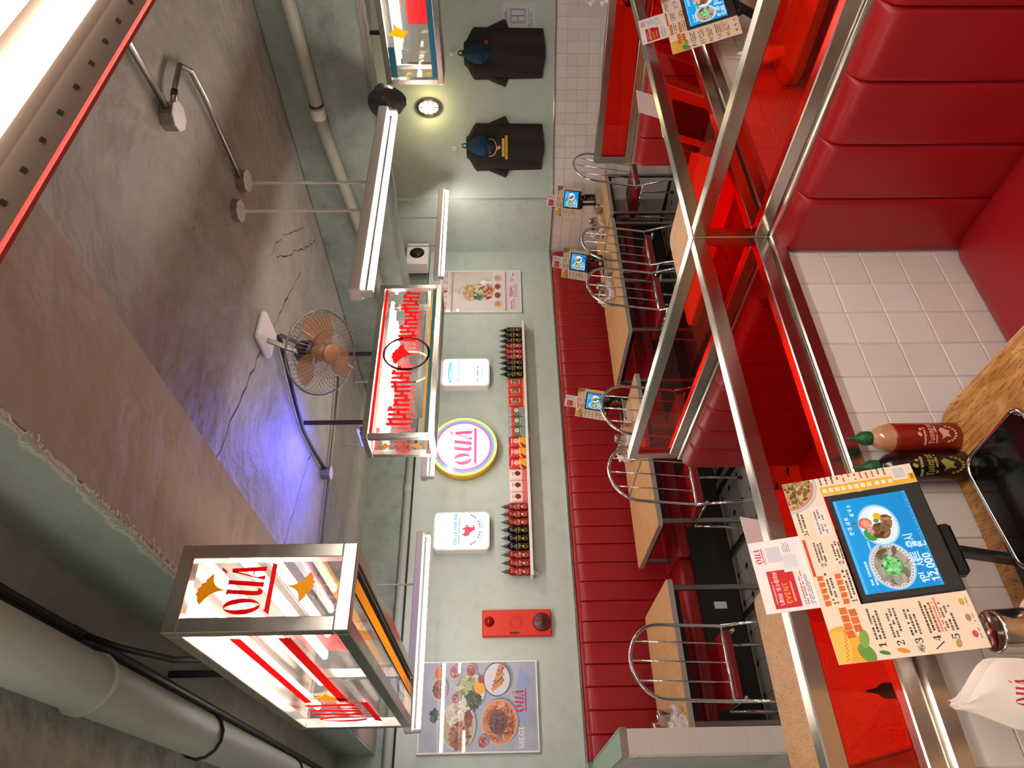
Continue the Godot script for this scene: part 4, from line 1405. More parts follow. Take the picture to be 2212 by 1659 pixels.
func shell() -> void:
	diag = Transform3D(Basis(DIAG, Vector3.UP, DIAG.cross(Vector3.UP)).orthonormalized(), CORNER)
	var s := st()
	span(s, Vector3(-2.5, -0.12, -5.7), Vector3(7.8, -0.004, 3.2))
	var fl := struct("floor", s, M.floor_grout, "pale octagon-tiled floor with small black inserts under the chairs", "floor")
	# octagon tiles and black inserts, the nearest seen ones singly
	var k := 0.21
	var c := 0.03
	s = st()
	var oct := PackedVector2Array([Vector2(-k / 2 + c, k / 2 - 0.002), Vector2(k / 2 - c, k / 2 - 0.002), Vector2(k / 2 - 0.002, k / 2 - c), Vector2(k / 2 - 0.002, -k / 2 + c), Vector2(k / 2 - c, -k / 2 + 0.002), Vector2(-k / 2 + c, -k / 2 + 0.002), Vector2(-k / 2 + 0.002, -k / 2 + c), Vector2(-k / 2 + 0.002, k / 2 - c)])
	prism(s, oct, -0.006, 0.0, flat(0.0))
	s.generate_normals()
	var om := s.commit()
	s = st()
	prism(s, PackedVector2Array([Vector2(0, 0.027), Vector2(0.027, 0), Vector2(0, -0.027), Vector2(-0.027, 0)]), -0.006, 0.0005, flat(0.0))
	s.generate_normals()
	var dm := s.commit()
	var rest := []
	var dots := []
	for i in 28:
		for j in 22:
			var p := Vector3(0.423 + i * k, 0, -5.326 + j * 0.21)
			if p.x > 6.2: continue
			var seen := p.x > 1.2 and p.x < 4.7 and p.z > -5.2 and p.z < -2.9
			if seen: put("floor_tile", om, M.floor_tile if rng.randf() < 0.6 else M.floor_tile_b, fl, X(p.x, 0, p.z))
			else: rest.append(X(p.x, 0, p.z))
			dots.append(X(p.x + k / 2, 0, p.z + k / 2))
	for q in [["floor_tiles", om, rest, M.floor_tile], ["floor_inserts", dm, dots, M.floor_dot]]:
		var mm := MultiMesh.new()
		mm.transform_format = MultiMesh.TRANSFORM_3D
		mm.mesh = q[1]
		mm.instance_count = q[2].size()
		for i in q[2].size(): mm.set_instance_transform(i, q[2][i])
		var mi := MultiMeshInstance3D.new()
		mi.name = q[0]
		mi.multimesh = mm
		mi.material_override = q[3]
		mi.set_meta("kind", "stuff")
		fl.add_child(mi, true)
	# ceiling of old boarded concrete, its board joints standing proud
	s = st()
	span(s, Vector3(-2.5, 2.98, -5.7), Vector3(7.8, 3.1, 3.2))
	var ce := struct("ceiling", s, M.concrete, "grey painted concrete ceiling with cracks and board marks", "ceiling")
	var crack := func(pts: Array, w: float) -> void:
		var cs := st()
		var poly := PackedVector2Array()
		var back := PackedVector2Array()
		for i in pts.size() - 1:
			for m in 9:
				var q: Vector2 = pts[i].lerp(pts[i + 1], m / 9.0) + Vector2(rng.randf_range(-0.012, 0.012), rng.randf_range(-0.012, 0.012))
				var ww := w * rng.randf_range(0.3, 1.2)
				poly.append(q + Vector2(ww, ww * 0.6))
				back.append(q - Vector2(ww, ww * 0.6))
		for i in poly.size() - 1:
			quad(cs, Vector3(poly[i].x, 2.9795, poly[i].y), Vector3(poly[i + 1].x, 2.9795, poly[i + 1].y), Vector3(back[i + 1].x, 2.9795, back[i + 1].y), Vector3(back[i].x, 2.9795, back[i].y), Vector3(0, 9, 0))
		obj("crack", cs, M.crack, ce)
	crack.call([Vector2(2.95, -2.95), Vector2(2.44, -2.78), Vector2(1.9, -2.62), Vector2(1.3, -2.5)], 0.006)
	crack.call([Vector2(2.2, -3.75), Vector2(1.7, -3.62), Vector2(1.2, -3.5)], 0.005)
	crack.call([Vector2(2.5, -1.55), Vector2(2.3, -1.75), Vector2(2.05, -1.85)], 0.0022)
	crack.call([Vector2(2.72, -2.6), Vector2(3.1, -2.9), Vector2(3.4, -3.1)], 0.004)
	crack.call([Vector2(2.62, -2.5), Vector2(2.9, -2.6), Vector2(3.3, -2.9)], 0.003)
	# the big downstand beam: brown soffit, pale side, broken plaster along its lower left edge
	s = st()
	span(s, Vector3(0.712, 2.704, -5.5), Vector3(1.118, 2.98, 3.0), 0.006)
	var bm := struct("trim_1", s, M.beam, "broad brown ceiling beam with a ragged plaster edge above the nearest sign box", "beam")
	s = st()
	span(s, Vector3(0.704, 2.706, -5.5), Vector3(0.7125, 2.98, 3.0))
	obj("painted_side", s, M.paint, bm)
	s = st()
	var nz := noise(7.0, 4, 19)
	var nz2 := noise(2.2, 3, 29)
	sheet(s, 8, 420, func(u: float, v: float) -> Vector3:
		var z := lerpf(-2.3, -0.5, v)
		var rag := 0.5 + 0.5 * clampf(nz2.get_noise_1d(z * 3.0) * 2.2, -1, 1)
		var w := (0.008 + 0.03 * rag) * smoothstep(0.0, 0.1, v)
		var a := u * PI / 2

		var bump := 0.010 * nz.get_noise_2d(z * 9.0, u * 2.4) * sin(PI * u) * (0.4 + rag)
		# from the pale side face round the broken arris on to the soffit
		var p := Vector3(0.7035 + w * (1.0 - cos(a)), 2.7055 + w * 0.9 * (1.0 - sin(a)), z)
		return p + Vector3(-0.7, -0.7, 0) * (bump + 0.0015 + 0.004 * rag * sin(PI * u)), Vector3(0.9, 2.9, -1.4))
	obj("broken_plaster", s, M.plaster, bm)
	# right hand downstand with a round pipe on it
	s = st()
	span(s, Vector3(3.5, 2.48, -5.42), Vector3(3.78, 2.98, 3.0), 0.01)
	struct("trim_2", s, M.old_paint, "grey-green downstand beam running above the far booths", "beam")
	# far wall: board below, older wall above
	s = st()
	span(s, Vector3(-2.5, 0, -5.6), Vector3(5.86, 2.556, -5.42))
	struct("wall_back", s, M.paint, "mint green far wall carrying the posters, lit signs and bottle shelf")
	s = st()
	span(s, Vector3(-2.5, 2.556, -5.66), Vector3(7.8, 2.98, -5.5))
	struct("wall_back_upper", s, M.old_paint, "older grey-green wall strip above the far wall board")
	s = st()
	span(s, Vector3(5.74, 0, -5.42), Vector3(5.9, 2.98, -4.69))
	var wr := struct("wall_return", s, M.paint, "short mint return wall at the right end of the red banquette")
	s = st()
	span(s, Vector3(5.7385, 0.01, -5.4), Vector3(5.741, 1.2, -4.7))
	obj("grout", s, M.grout, wr)
	tile_field(wr, Transform3D(Basis(Vector3.UP, -PI / 2), Vector3(5.738, 0, -5.42)), 0.0, 0.73, 0.5, 1.2, 0.108, 0.02, 0.012, [M.tile_warm])
	s = st()
	box(s, diag * Vector3(1.6, 1.49, -0.07), Vector3(3.2, 2.98, 0.14), 0.0, diag.basis)
	var wd := struct("wall_side", s, M.paint, "mint side wall hung with two dark shirts over white tiles")
	s = st()
	box(s, diag * Vector3(1.5, 0.6, 0.001), Vector3(3.0, 1.19, 0.002), 0.0, diag.basis)
	obj("grout", s, M.grout, wd)
	tile_field(wd, diag * X(0, 0, 0.002), 0.0, 3.0, 0.55, 1.2, 0.108, 0.0, 0.012, [M.tile, M.tile, M.tile_warm])
	s = st()
	span(s, Vector3(7.46, 0, -2.1), Vector3(7.6, 2.98, 3.2))
	struct("wall_right", s, M.paint, "mint wall beyond the right edge")
	s = st()
	span(s, Vector3(-2.6, 0, -5.7), Vector3(-2.45, 2.98, 3.2))
	struct("wall_left", s, M.paint, "mint wall at the left")
	s = st()
	span(s, Vector3(-2.6, 0, 3.0), Vector3(7.8, 2.98, 3.15))
	struct("wall_front", s, M.paint, "mint wall behind the viewer")
	# steel trims at the top of bench and tiles
	s = st()
	span(s, Vector3(0.0, 1.196, -5.42), Vector3(5.735, 1.216, -5.394), 0.003)
	struct("trim_3", s, M.steel, "thin steel trim between far wall and banquette", "trim")
	s = st()
	span(s, Vector3(5.715, 1.2, -5.39), Vector3(5.74, 1.214, -4.7), 0.002)
	box(s, diag * Vector3(1.6, 1.207, 0.006), Vector3(3.2, 0.014, 0.022), 0.002, diag.basis)
	struct("trim_4", s, M.steel, "thin steel trim over the side wall tiles", "trim")
	# low tiled divider at the left
	s = st()
	span(s, Vector3(0.48, 0, -5.41), Vector3(0.607, 1.158, -3.986))
	var dv := struct("wall_divider", s, M.grout, "low tiled divider wall with a mint top at the left end of the banquette")
	tile_field(dv, X(0.48, 0, -3.987), 0.0, 0.127, 0.0, 1.14, 0.127, 0.0, 0.0, [M.tile_warm])
	tile_field(dv, Transform3D(Basis(Vector3.UP, -PI / 2), Vector3(0.481, 0, -5.4)), 0.0, 1.4, 0.3, 1.14, 0.108, 0.0, 0.0, [M.tile])
	s = st()
	span(s, Vector3(0.474, 1.158, -5.41), Vector3(0.612, 1.172, -3.98), 0.002)
	obj("cap", s, M.mint_top, dv)
	s = st()
	span(s, Vector3(0.472, 1.14, -3.988), Vector3(0.614, 1.175, -3.974), 0.002)
	span(s, Vector3(0.603, 1.14, -5.4), Vector3(0.615, 1.176, -3.975), 0.002)
	obj("edge_strip", s, M.steel, dv)
	# booth half wall with tiles on the near side
	s = st()
	span(s, Vector3(-1.2, 0, -1.49), Vector3(3.05, 0.946, -1.391))
	var bw := struct("wall_booth", s, M.grout, "white tiled half wall under the red glass screen between the booths")
	tile_field(bw, X(0, 0, -1.391), -0.1, 1.455, 0.41, 0.944, 0.1085, 1.437, 0.842, [M.tile, M.tile_warm])
	tile_field(bw, X(0, 0, -1.391), 1.6, 3.05, 0.41, 0.944, 0.1085, 1.437, 0.842, [M.tile, M.tile_warm])

func partitions() -> void:
	var t := thing("glass_screen", "long steel screen with red glass standing on the tiled half wall behind the near tablet", "screen", Vector3(0, 0, -1.4), 0.0, "steel framed red glass screens between the booths")
	var s := st()
	span(s, Vector3(-1.2, 0.946, -0.035), Vector3(3.05, 0.985, 0.035), 0.004)
	obj("wall_cap", s, M.steel, t)
	for q in [[-1.2, 1.514], [1.558, 3.05]]:
		for y in [0.985, 1.166]:
			s = st()
			span(s, Vector3(q[0], y, -0.02), Vector3(q[1], y + 0.04, 0.02), 0.003)
			obj("top_rail" if y > 1.1 else "bottom_rail", s, M.steel, t)
		s = st()
		span(s, Vector3(q[0], 1.02, -0.004), Vector3(q[1], 1.17, 0.004))
		obj("glass_panel", s, M.red_glass, t)
	t = thing("glass_screen", "steel screen with red glass running towards the viewer along the near bench top", "screen", Vector3(1.536, 0, -1.4), 0.0, "steel framed red glass screens between the booths")
	s = st()
	span(s, Vector3(-0.034, 0.945, -1.3), Vector3(0.034, 0.985, 1.9), 0.004)
	obj("wall_cap", s, M.steel, t)
	s = st()
	span(s, Vector3(-0.022, 0.985, -0.022), Vector3(0.022, 1.207, 0.022), 0.003)
	obj("corner_post", s, M.steel, t)
	s = st()
	span(s, Vector3(-0.02, 0.985, -1.31), Vector3(0.02, 1.206, -1.27), 0.003)
	obj("end_post", s, M.steel, t)
	for q in [[-1.27, -0.022], [0.022, 1.9]]:
		for y in [0.985, 1.166]:
			s = st()
			span(s, Vector3(-0.02, y, q[0]), Vector3(0.02, y + 0.04, q[1]), 0.003)
			obj("top_rail" if y > 1.1 else "bottom_rail", s, M.steel, t)
		s = st()
		span(s, Vector3(-0.004, 1.02, q[0]), Vector3(0.004, 1.17, q[1]))
		obj("glass_panel", s, M.red_glass, t)
	t = thing("glass_screen", "farther steel screen with red glass on the right hand bench in front of the shirts", "screen", Vector3(3.45, 0, -2.54), 0.197, "steel framed red glass screens between the booths")
	s = st()
	span(s, Vector3(-0.034, 0.945, 0.0), Vector3(0.034, 0.985, 2.6), 0.004)
	obj("wall_cap", s, M.steel, t)
	s = st()
	span(s, Vector3(-0.02, 0.985, 0.0), Vector3(0.02, 1.206, 0.04), 0.003)
	obj("end_post", s, M.steel, t)
	for y in [0.985, 1.166]:
		s = st()
		span(s, Vector3(-0.02, y, 0.04), Vector3(0.02, y + 0.04, 2.6), 0.003)
		obj("top_rail" if y > 1.1 else "bottom_rail", s, M.steel, t)
	s = st()
	span(s, Vector3(-0.004, 1.02, 0.04), Vector3(0.004, 1.17, 2.6))
	obj("glass_panel", s, M.red_glass, t)

func furniture() -> void:
	bench("nearest red leather booth bench with upright seams, beside the white tiles", Vector3(1.535, 0, -1.385), 0.0, 1.9, 0.19, 0.167, 0.975)
	bench("red leather booth bench seen behind the near screen with its end towards the aisle", Vector3(1.535, 0, -2.69), 0.0, 1.19, 0.16, 0.15, 0.975)
	bench("far right red leather bench below the screen in front of the shirts", Vector3(3.45, 0, -2.53), 0.197, 2.5, 0.17, 0.17, 0.975)
	bench("red bench back to back with the nearest bench, glimpsed through red glass", Vector3(1.545, 0, 0.5), PI, 1.88, 0.167, 0.167, 0.94)
	bench("red bench back to back with the aisle-end bench, hidden behind its screen", Vector3(1.545, 0, -1.5), PI, 1.18, 0.167, 0.16, 0.94)
	# banquette along the far wall
	var t := thing("banquette", "long red leather banquette with upright channels along the mint far wall", "bench", Vector3(0.62, 0, -5.408))
	var ch := channel_mesh(0.157, 0.79, 0.085)
	var x := 0.0
	while x < 5.0:
		put("backrest_panel", ch, M.leather, t, X(x + 0.0785, 0.405, 0.0))
		x += 0.157
	for i in 4:
		var s := st(true)
		cushion(s, Vector3(i * 1.272 + 0.002, 0.36, 0.07), Vector3(i * 1.272 + 1.27, 0.47, 0.52), 0.035)
		obj("seat_cushion", s, M.leather, t)
	var s2 := st()
	span(s2, Vector3(0, 0.05, 0.0), Vector3(5.09, 0.362, 0.46), 0.004)
	obj("base", s2, M.kick, t)
	s2 = st()
	span(s2, Vector3(0, 0, 0.0), Vector3(5.09, 0.05, 0.3))
	obj("toe_kick", s2, M.black, t)
	s2 = st()
	span(s2, Vector3(0.0, 0.0, 0.3), Vector3(5.09, 0.012, 0.37))
	obj("floor_strip", s2, M.beige, t)
	s2 = st()
	box(s2, Vector3(0.93, 0.2, 0.4615), Vector3(0.05, 0.09, 0.003))
	obj("paper_label", s2, M.paper_white, t)
	# tables along the banquette
	var gt := "oak tables with ribbed steel edges along the banquette"
	table("leftmost oak table along the banquette, beside the low divider wall", 0.9, 0.84, Vector3(1.075, 0, -4.71), 0.725, 0.03, gt)
	table("oak table along the banquette behind the second hoop-back chair", 0.61, 0.84, Vector3(2.195, 0, -4.71), 0.725, 0.03, gt)
	table("oak table along the banquette carrying the tablet behind the third hoop-back chair", 0.66, 0.84, Vector3(2.85, 0, -4.71), 0.725, 0.03, gt)
	table("oak table along the banquette beside the right hand noodle poster, left of its pair", 0.66, 0.84, Vector3(3.93, 0, -4.71), 0.725, 0.03, gt)
	table("oak table along the banquette holding the bottles below the right hand noodle poster", 0.74, 0.84, Vector3(4.64, 0, -4.71), 0.725, 0.03, gt)
	table("small oak table in the far corner against the return wall tiles", 0.66, 0.84, Vector3(5.38, 0, -4.7), 0.725, 0.03, gt)
	# booth tables
	var gb := "oak booth tables beside the tiled half wall"
	table("nearest booth table of bold-grained oak, holding the bottles and utensil case", 0.72, 1.4, Vector3(0.503, 0, -0.683), 0.745, 0.08, gb, M.oak_bold, true)
	table("booth table beyond the near screen at the left, its oak edge along the rail", 0.66, 1.32, Vector3(0.57, 0, -2.15), 0.745, 0.03, gb, null, true)
	table("booth table beyond the crossing of the two near screens, with rounded corner", 0.72, 1.36, Vector3(2.76, 0, -2.18), 0.745, 0.07, gb, null, true)
	table("booth table at the upper right edge seen through red glass", 0.72, 1.3, Vector3(2.62, 0, -0.73), 0.745, 0.09, gb, null, true)
	# chairs
	var c0 := chair_proto()
	c0.set_meta("label", "chrome hoop-back chair with red seat at the leftmost banquette table")
	c0.position = Vector3(0.953, 0, -4.09)
	dup(c0, Vector3(2.146, 0, -4.09), 0.0, "chrome hoop-back chair partly behind the free end of the near red screen")
	dup(c0, Vector3(2.655, 0, -4.09), 0.0, "chrome hoop-back chair in front of the middle tablet, its seat seen through red glass")
	dup(c0, Vector3(3.854, 0, -4.09), 0.0, "left chair of the close pair of chrome hoop-backs near the noodle poster")
	dup(c0, Vector3(4.364, 0, -4.09), 0.0, "right chair of the close pair of chrome hoop-backs near the noodle poster")
	dup(c0, Vector3(5.4, 0, -4.09), 0.0, "farthest chrome hoop-back chair, half hidden by the far red screen")

func signs() -> void:
	# nearest sign box
	var t := sign_box("nearest hanging glass sign box with red lettering and a yellow stripe underneath", Vector3(0.455, 2.135, -2.87), Vector3(0.665, 2.56, -1.588), false, [Vector3(0.6, 2.98, -2.6)], 0.05)
	var zf := -1.588 + 2.229 - 0.012
	var ls := letters().map(func(p): return placed(p, Vector2(-0.062, -0.02), 0.05, 0.0, 0.085))
	decal("lettering", ls, M.red_decal, t, X(0, 0.235, zf))
	for k in [1, -1]: decal("wing_emblem", [placed(wing(), Vector2(0.0, 0.115 if k > 0 else -0.1), 0.07, -PI / 2 * k)], M.yellow_decal, t, X(0, 0.225, zf))
	# left side, reading along the box
	var side := Transform3D(Basis(Vector3.UP, -PI / 2), Vector3(-0.0945, 0.215, 0))
	decal("lettering", letters().map(func(p): return placed(p, Vector2(-0.55, -0.07), 0.14, 0.0, 0.17)), M.red_decal, t, side)
	decal("wing_emblem", [placed(wing(), Vector2(-0.13, 0.0), 0.12)], M.yellow_decal, t, side)
	decal("red_stripe", [PackedVector2Array([Vector2(-0.2, 0.06), Vector2(0.55, 0.06), Vector2(0.55, 0.085), Vector2(-0.2, 0.085)]), PackedVector2Array([Vector2(-0.2, -0.06), Vector2(0.55, -0.06), Vector2(0.55, -0.03), Vector2(-0.2, -0.03)])], M.red_decal, t, side)
	var right := Transform3D(Basis(Vector3.UP, PI / 2), Vector3(0.0945, 0.215, 0))
	decal("yellow_stripe", [PackedVector2Array([Vector2(-0.6, -0.12), Vector2(0.6, -0.12), Vector2(0.6, -0.085), Vector2(-0.6, -0.085)])], M.yellow_decal, t, right)
	decal("red_panel", [PackedVector2Array([Vector2(-0.1, -0.06), Vector2(0.3, -0.06), Vector2(0.3, 0.12), Vector2(-0.1, 0.12)])], M.red_decal, t, right)
	var under := Transform3D(Basis(Vector3.RIGHT, PI / 2), Vector3(0, 0.0115, 0))
	decal("yellow_stripe", [PackedVector2Array([Vector2(0.012, -0.6), Vector2(0.045, -0.6), Vector2(0.045, 0.6), Vector2(0.012, 0.6)])], M.yellow_decal, t, under)
	decal("teal_stripe", [PackedVector2Array([Vector2(0.003, -0.6), Vector2(0.010, -0.6), Vector2(0.010, 0.6), Vector2(0.003, 0.6)]), PackedVector2Array([Vector2(0.047, -0.6), Vector2(0.069, -0.6), Vector2(0.069, 0.6), Vector2(0.047, 0.6)])], M.kick, t, under)
	# middle sign box, long side towards the viewer
	t = sign_box("middle hanging glass sign box with a ring emblem and a row of red letters", Vector3(2.065, 2.172, -3.63), Vector3(3.285, 2.595, -3.4), true, [Vector3(2.25, 2.98, -3.52), Vector3(2.78, 2.98, -3.52)], 0.05)
	for q in [[0.104, 0.0], [-0.104, 0.05]]:
		decal("lettering", bars_of_print(13, 0.44, 0.13).map(func(p): return placed(p, Vector2(-0.52 + q[1], -0.05), 1.0)), M.red_decal, t, X(0, 0.21, q[0]))
		decal("lettering", bars_of_print(13, 0.44, 0.12).map(func(p): return placed(p, Vector2(0.12 + q[1], -0.06), 1.0)), M.red_decal, t, X(0, 0.21, q[0]))
		decal("ring_emblem", [ring(0.0 + q[1], 0.0, 0.135, 0.15, 0.014, 0.0, PI), ring(0.0 + q[1], 0.0, 0.135, 0.15, 0.014, PI, TAU)], M.maroon if q[0] > 0 else M.cream, t, X(0.02, 0.205, q[0]))
		decal("wing_emblem", [placed(wing(), Vector2(0.02 + q[1], 0.02), 0.16, -PI / 2)], M.red_decal, t, X(0, 0.21, q[0] + 0.0002))
		decal("yellow_stripe", [PackedVector2Array([Vector2(-0.57, -0.148), Vector2(0.57, -0.148), Vector2(0.57, -0.136), Vector2(-0.57, -0.136)])], M.yellow_decal, t, X(0, 0.21, q[0]))
		decal("teal_stripe", [PackedVector2Array([Vector2(-0.57, -0.172), Vector2(0.57, -0.172), Vector2(0.57, -0.15), Vector2(-0.57, -0.15)])], M.teal, t, X(0, 0.21, q[0]))
		decal("red_stripe", [PackedVector2Array([Vector2(-0.57, 0.155), Vector2(0.57, 0.155), Vector2(0.57, 0.172), Vector2(-0.57, 0.172)])], M.red_decal, t, X(0, 0.21, q[0]))
	var end := Transform3D(Basis(Vector3.UP, -PI / 2), Vector3(-0.599, 0.205, 0))
	for k in [1, -1]: decal("wing_emblem", [placed(wing(), Vector2(0.0, 0.085 * k), 0.075, -PI / 2 * k)], M.yellow_decal, t, end)
	decal("lettering", letters().map(func(p): return placed(p, Vector2(-0.065, -0.03), 0.052, 0.0, 0.07)), M.red_decal, t, end)
	# right hand sign box
	t = sign_box("right hand hanging glass sign box with blue edges at the top of the side wall", Vector3(4.2, 2.13, -2.485), Vector3(4.42, 2.5, -1.2), false, [Vector3(4.31, 2.98, -2.2)], 0.03)
	side = Transform3D(Basis(Vector3.UP, -PI / 2), Vector3(-0.0955, 0.185, 0))
	decal("blue_stripe", [PackedVector2Array([Vector2(-0.6, -0.15), Vector2(0.6, -0.15), Vector2(0.6, -0.115), Vector2(-0.6, -0.115)]), PackedVector2Array([Vector2(-0.6, 0.11), Vector2(-0.4, 0.11), Vector2(-0.4, 0.15), Vector2(-0.6, 0.15)])], M.blue, t, side)
	decal("red_panel", [PackedVector2Array([Vector2(-0.35, -0.1), Vector2(0.6, -0.1), Vector2(0.6, 0.03), Vector2(-0.35, 0.03)])], M.red_decal, t, Transform3D(Basis(Vector3.UP, -PI / 2), Vector3(0.09, 0.185, 0)))
	decal("wing_emblem", [placed(wing(), Vector2(-0.3, 0.08), 0.12, 0.4)], M.yellow_decal, t, side)
	for k in [1, -1]: decal("wing_emblem", [placed(wing(), Vector2(0.0, 0.06 * k), 0.05, -PI / 2 * k)], M.yellow_decal, t, X(0, 0.17, -0.63))

func overhead() -> void:
	fan()
	var s: SurfaceTool
	# near double tube fitting
	var t := thing("tube_fitting", "large twin tube ceiling fitting with a red rim in the near top corner", "light", Vector3(0.9, 2.4, -0.47))
	s = st()
	span(s, Vector3(-1.3, 0.07, -0.12), Vector3(1.4, 0.13, 0.12), 0.006)
	obj("housing", s, M.satin, t)
	s = st()
	for k in [-1.0, 1.0]:
		var prof := [Vector2(0.012, 0.066), Vector2(0.055, 0.052), Vector2(0.09, 0.028), Vector2(0.12, 0.0)]
		for i in 3:
			for d in [0.0, 0.004]: quad(s, Vector3(-1.3, prof[i].y + d, k * prof[i].x), Vector3(1.4, prof[i].y + d, k * prof[i].x), Vector3(1.4, prof[i + 1].y + d, k * prof[i + 1].x), Vector3(-1.3, prof[i + 1].y + d, k * prof[i + 1].x), Vector3(0, 1 if d == 0.0 else -1, 0))
	var refl := obj("reflector", s, M.reflector, t)
	s = st()
	for i in 40: box(s, Vector3(-1.25 + i * 0.066, 0.0135, -0.1055), Vector3(0.009, 0.003, 0.007), 0.0, Basis(Vector3.RIGHT, -0.75))
	obj("vent_hole", s, M.dark_metal, refl).set_meta("kind", "stuff")
	s = st()
	for k in [-1.0, 1.0]: box(s, Vector3(0.05, -0.002, k * 0.123), Vector3(2.7, 0.012, 0.007))
	obj("rim", s, M.red_rim, t)
	for k in [-0.045, 0.03]:
		s = st(true)
		tube(s, [Vector3(-1.25, 0.026, k), Vector3(1.35, 0.026, k)], 0.0165, 14)
		obj("tube", s, M.tube_near, t)
	for x in [-0.6, 0.95]:
		s = st(true)
		tube(s, [Vector3(x, 0.13, 0), Vector3(x, 0.58, 0)], 0.01, 8)
		obj("rod", s, M.satin, t)
	for k in [-0.045, 0.03]: area(Vector3(0.95, 2.4, -0.47 + k), 2.5, 0.026, 0.42, WARM)
	# a second fitting over the table behind the viewer
	t = thing("tube_fitting", "twin tube ceiling fitting over the tables behind the viewer", "light", Vector3(0.6, 2.4, 1.3))
	s = st()
	span(s, Vector3(-1.3, 0.05, -0.1), Vector3(1.3, 0.11, 0.1), 0.006)
	obj("housing", s, M.white_metal, t)
	for k in [-0.05, 0.05]:
		s = st(true)
		tube(s, [Vector3(-1.25, 0.025, k), Vector3(1.25, 0.025, k)], 0.0165, 12)
		obj("tube", s, M.tube, t)
	s = st(true)
	tube(s, [Vector3(0, 0.11, 0), Vector3(0, 0.58, 0)], 0.01, 8)
	obj("rod", s, M.satin, t)
	area(Vector3(0.6, 2.405, 1.3), 2.5, 0.1, 0.7, WARM)
	for k in [-1.0, 1.0]: area(Vector3(0.6, 2.42, 1.3 + 0.075 * k), 2.5, 0.03, 0.35, WARM, Basis.IDENTITY if k < 0 else Basis(Vector3.UP, PI))
	# battens
	batten("batten tube light hung in the middle of the ceiling, right of the middle sign box", 1.94, 3.25, 2.315, -2.07, [2.47, 2.67], 2.955, 0.55)
	batten("batten tube light in front of the large food poster at the left", 0.69, 1.97, 2.3, -4.55, [1.1, 1.6], 2.98, 0.42)
	batten("batten tube light mostly hidden behind the middle sign box", 2.4, 3.62, 2.3, -4.55, [2.7, 3.3], 2.98, 0.42)
	batten("batten tube light at the far right before the return wall", 4.42, 5.68, 2.3, -4.5, [4.85, 5.25], 2.98, 0.42)
	batten("batten tube light over the far right booth, out of the frame", 4.8, 6.1, 2.35, -0.6, [5.1, 5.7], 2.98, 0.5)
	batten("batten tube light over the left aisle, out of the frame", -1.9, -0.6, 2.3, -2.0, [-1.6, -0.9], 2.98, 0.6)
	batten("second batten tube light over the left aisle, out of the frame", -1.9, -0.6, 2.3, -0.3, [-1.6, -0.9], 2.98, 0.6)
	# blue strip on top of the middle sign box, washing the ceiling
	var tilt := Basis(Vector3.BACK, 0.8)
	s = st()
	box(s, Vector3(0, 0.02, 0), Vector3(0.02, 0.012, 0.18), 0.002, tilt)
	var led := obj("light_strip", s, glow(Color(0.35, 0.35, 1.0), 2.0), null, X(2.13, 2.6, -3.51))
	tag(led, "small blue light strip lying on top of the middle sign box at its left end", "light")
	s = st()
	box(s, Vector3(0.01, 0.006, 0), Vector3(0.05, 0.012, 0.16), 0.002)
	obj("bracket", s, M.dark_metal, led)
	area(Vector3(2.115, 2.634, -3.51), 0.014, 0.18, 0.42, Color(0.3, 0.3, 1.0), tilt * Basis(Vector3.RIGHT, PI / 2))
	# conduits, boxes and pipes on the ceiling
	var jb := func(label: String, at: Vector3, r: float, d: float) -> Node3D:
		var b := thing("junction_box", label, "junction box", at)
		var q := st()
		lathe(q, [Vector2(0, 0), Vector2(r, 0), Vector2(r, d), Vector2(0, d)], 8, Vector3(0, -d, 0))
		obj("body", q, M.satin, b)
		q = st()
		lathe(q, [Vector2(0, 0), Vector2(r * 1.03, 0), Vector2(r * 1.03, 0.004), Vector2(0, 0.004)], 8, Vector3(0, -d - 0.004, 0))
		obj("cover", q, M.white_metal, b)
		return b
	jb.call("larger octagonal junction box on the ceiling near the twin tube fitting", Vector3(2.235, 2.98, -1.44), 0.052, 0.05)
	jb.call("octagonal junction box where the middle batten's rods meet the ceiling", Vector3(2.62, 2.98, -2.02), 0.05, 0.04)
	jb.call("second octagonal junction box over the middle batten beside the first", Vector3(2.46, 2.98, -2.06), 0.05, 0.03)
	jb.call("dark junction box on the blue-lit ceiling behind the middle sign box", Vector3(2.19, 2.98, -4.05), 0.045, 0.06)
	var pipe := func(called: String, label: String, pts: Array, r: float, m: Material, rings: Array) -> void:
		var b := thing(called, label, "pipe")
		var q := st(true)
		tube(q, pts, r, 14)
		obj("run", q, m, b)
		for p in rings:
			q = st(true)
			var d: Vector3 = p[1].normalized()
			tube(q, [p[0] - d * p[2], p[0] + d * p[2]], r * 1.12, 14)
			obj("collar", q, p[3], b)
	pipe.call("conduit", "thin steel conduit from the twin tube fitting to the larger junction box", [Vector3(2.06, 2.958, -0.7), Vector3(2.15, 2.958, -1.0), Vector3(2.225, 2.955, -1.39)], 0.012, M.satin, [])
	pipe.call("conduit", "thin steel conduit arching between the larger junction box and the batten boxes", [Vector3(2.26, 2.95, -1.42), Vector3(2.34, 2.945, -1.38), Vector3(2.43, 2.945, -1.36), Vector3(2.5, 2.945, -1.42), Vector3(2.54, 2.95, -1.55), Vector3(2.6, 2.958, -1.98)], 0.011, M.satin, [[Vector3(2.31, 2.947, -1.395), Vector3(0.8, 0, 0.4), 0.012, M.dark_metal]])
	pipe.call("conduit", "bent conduit on the blue-lit ceiling behind the fan", [Vector3(2.2, 2.955, -4.0), Vector3(2.17, 2.955, -3.7), Vector3(2.16, 2.955, -3.45), Vector3(2.22, 2.955, -3.2), Vector3(2.3, 2.955, -2.95), Vector3(2.34, 2.955, -2.8)], 0.012, M.dark_metal, [])
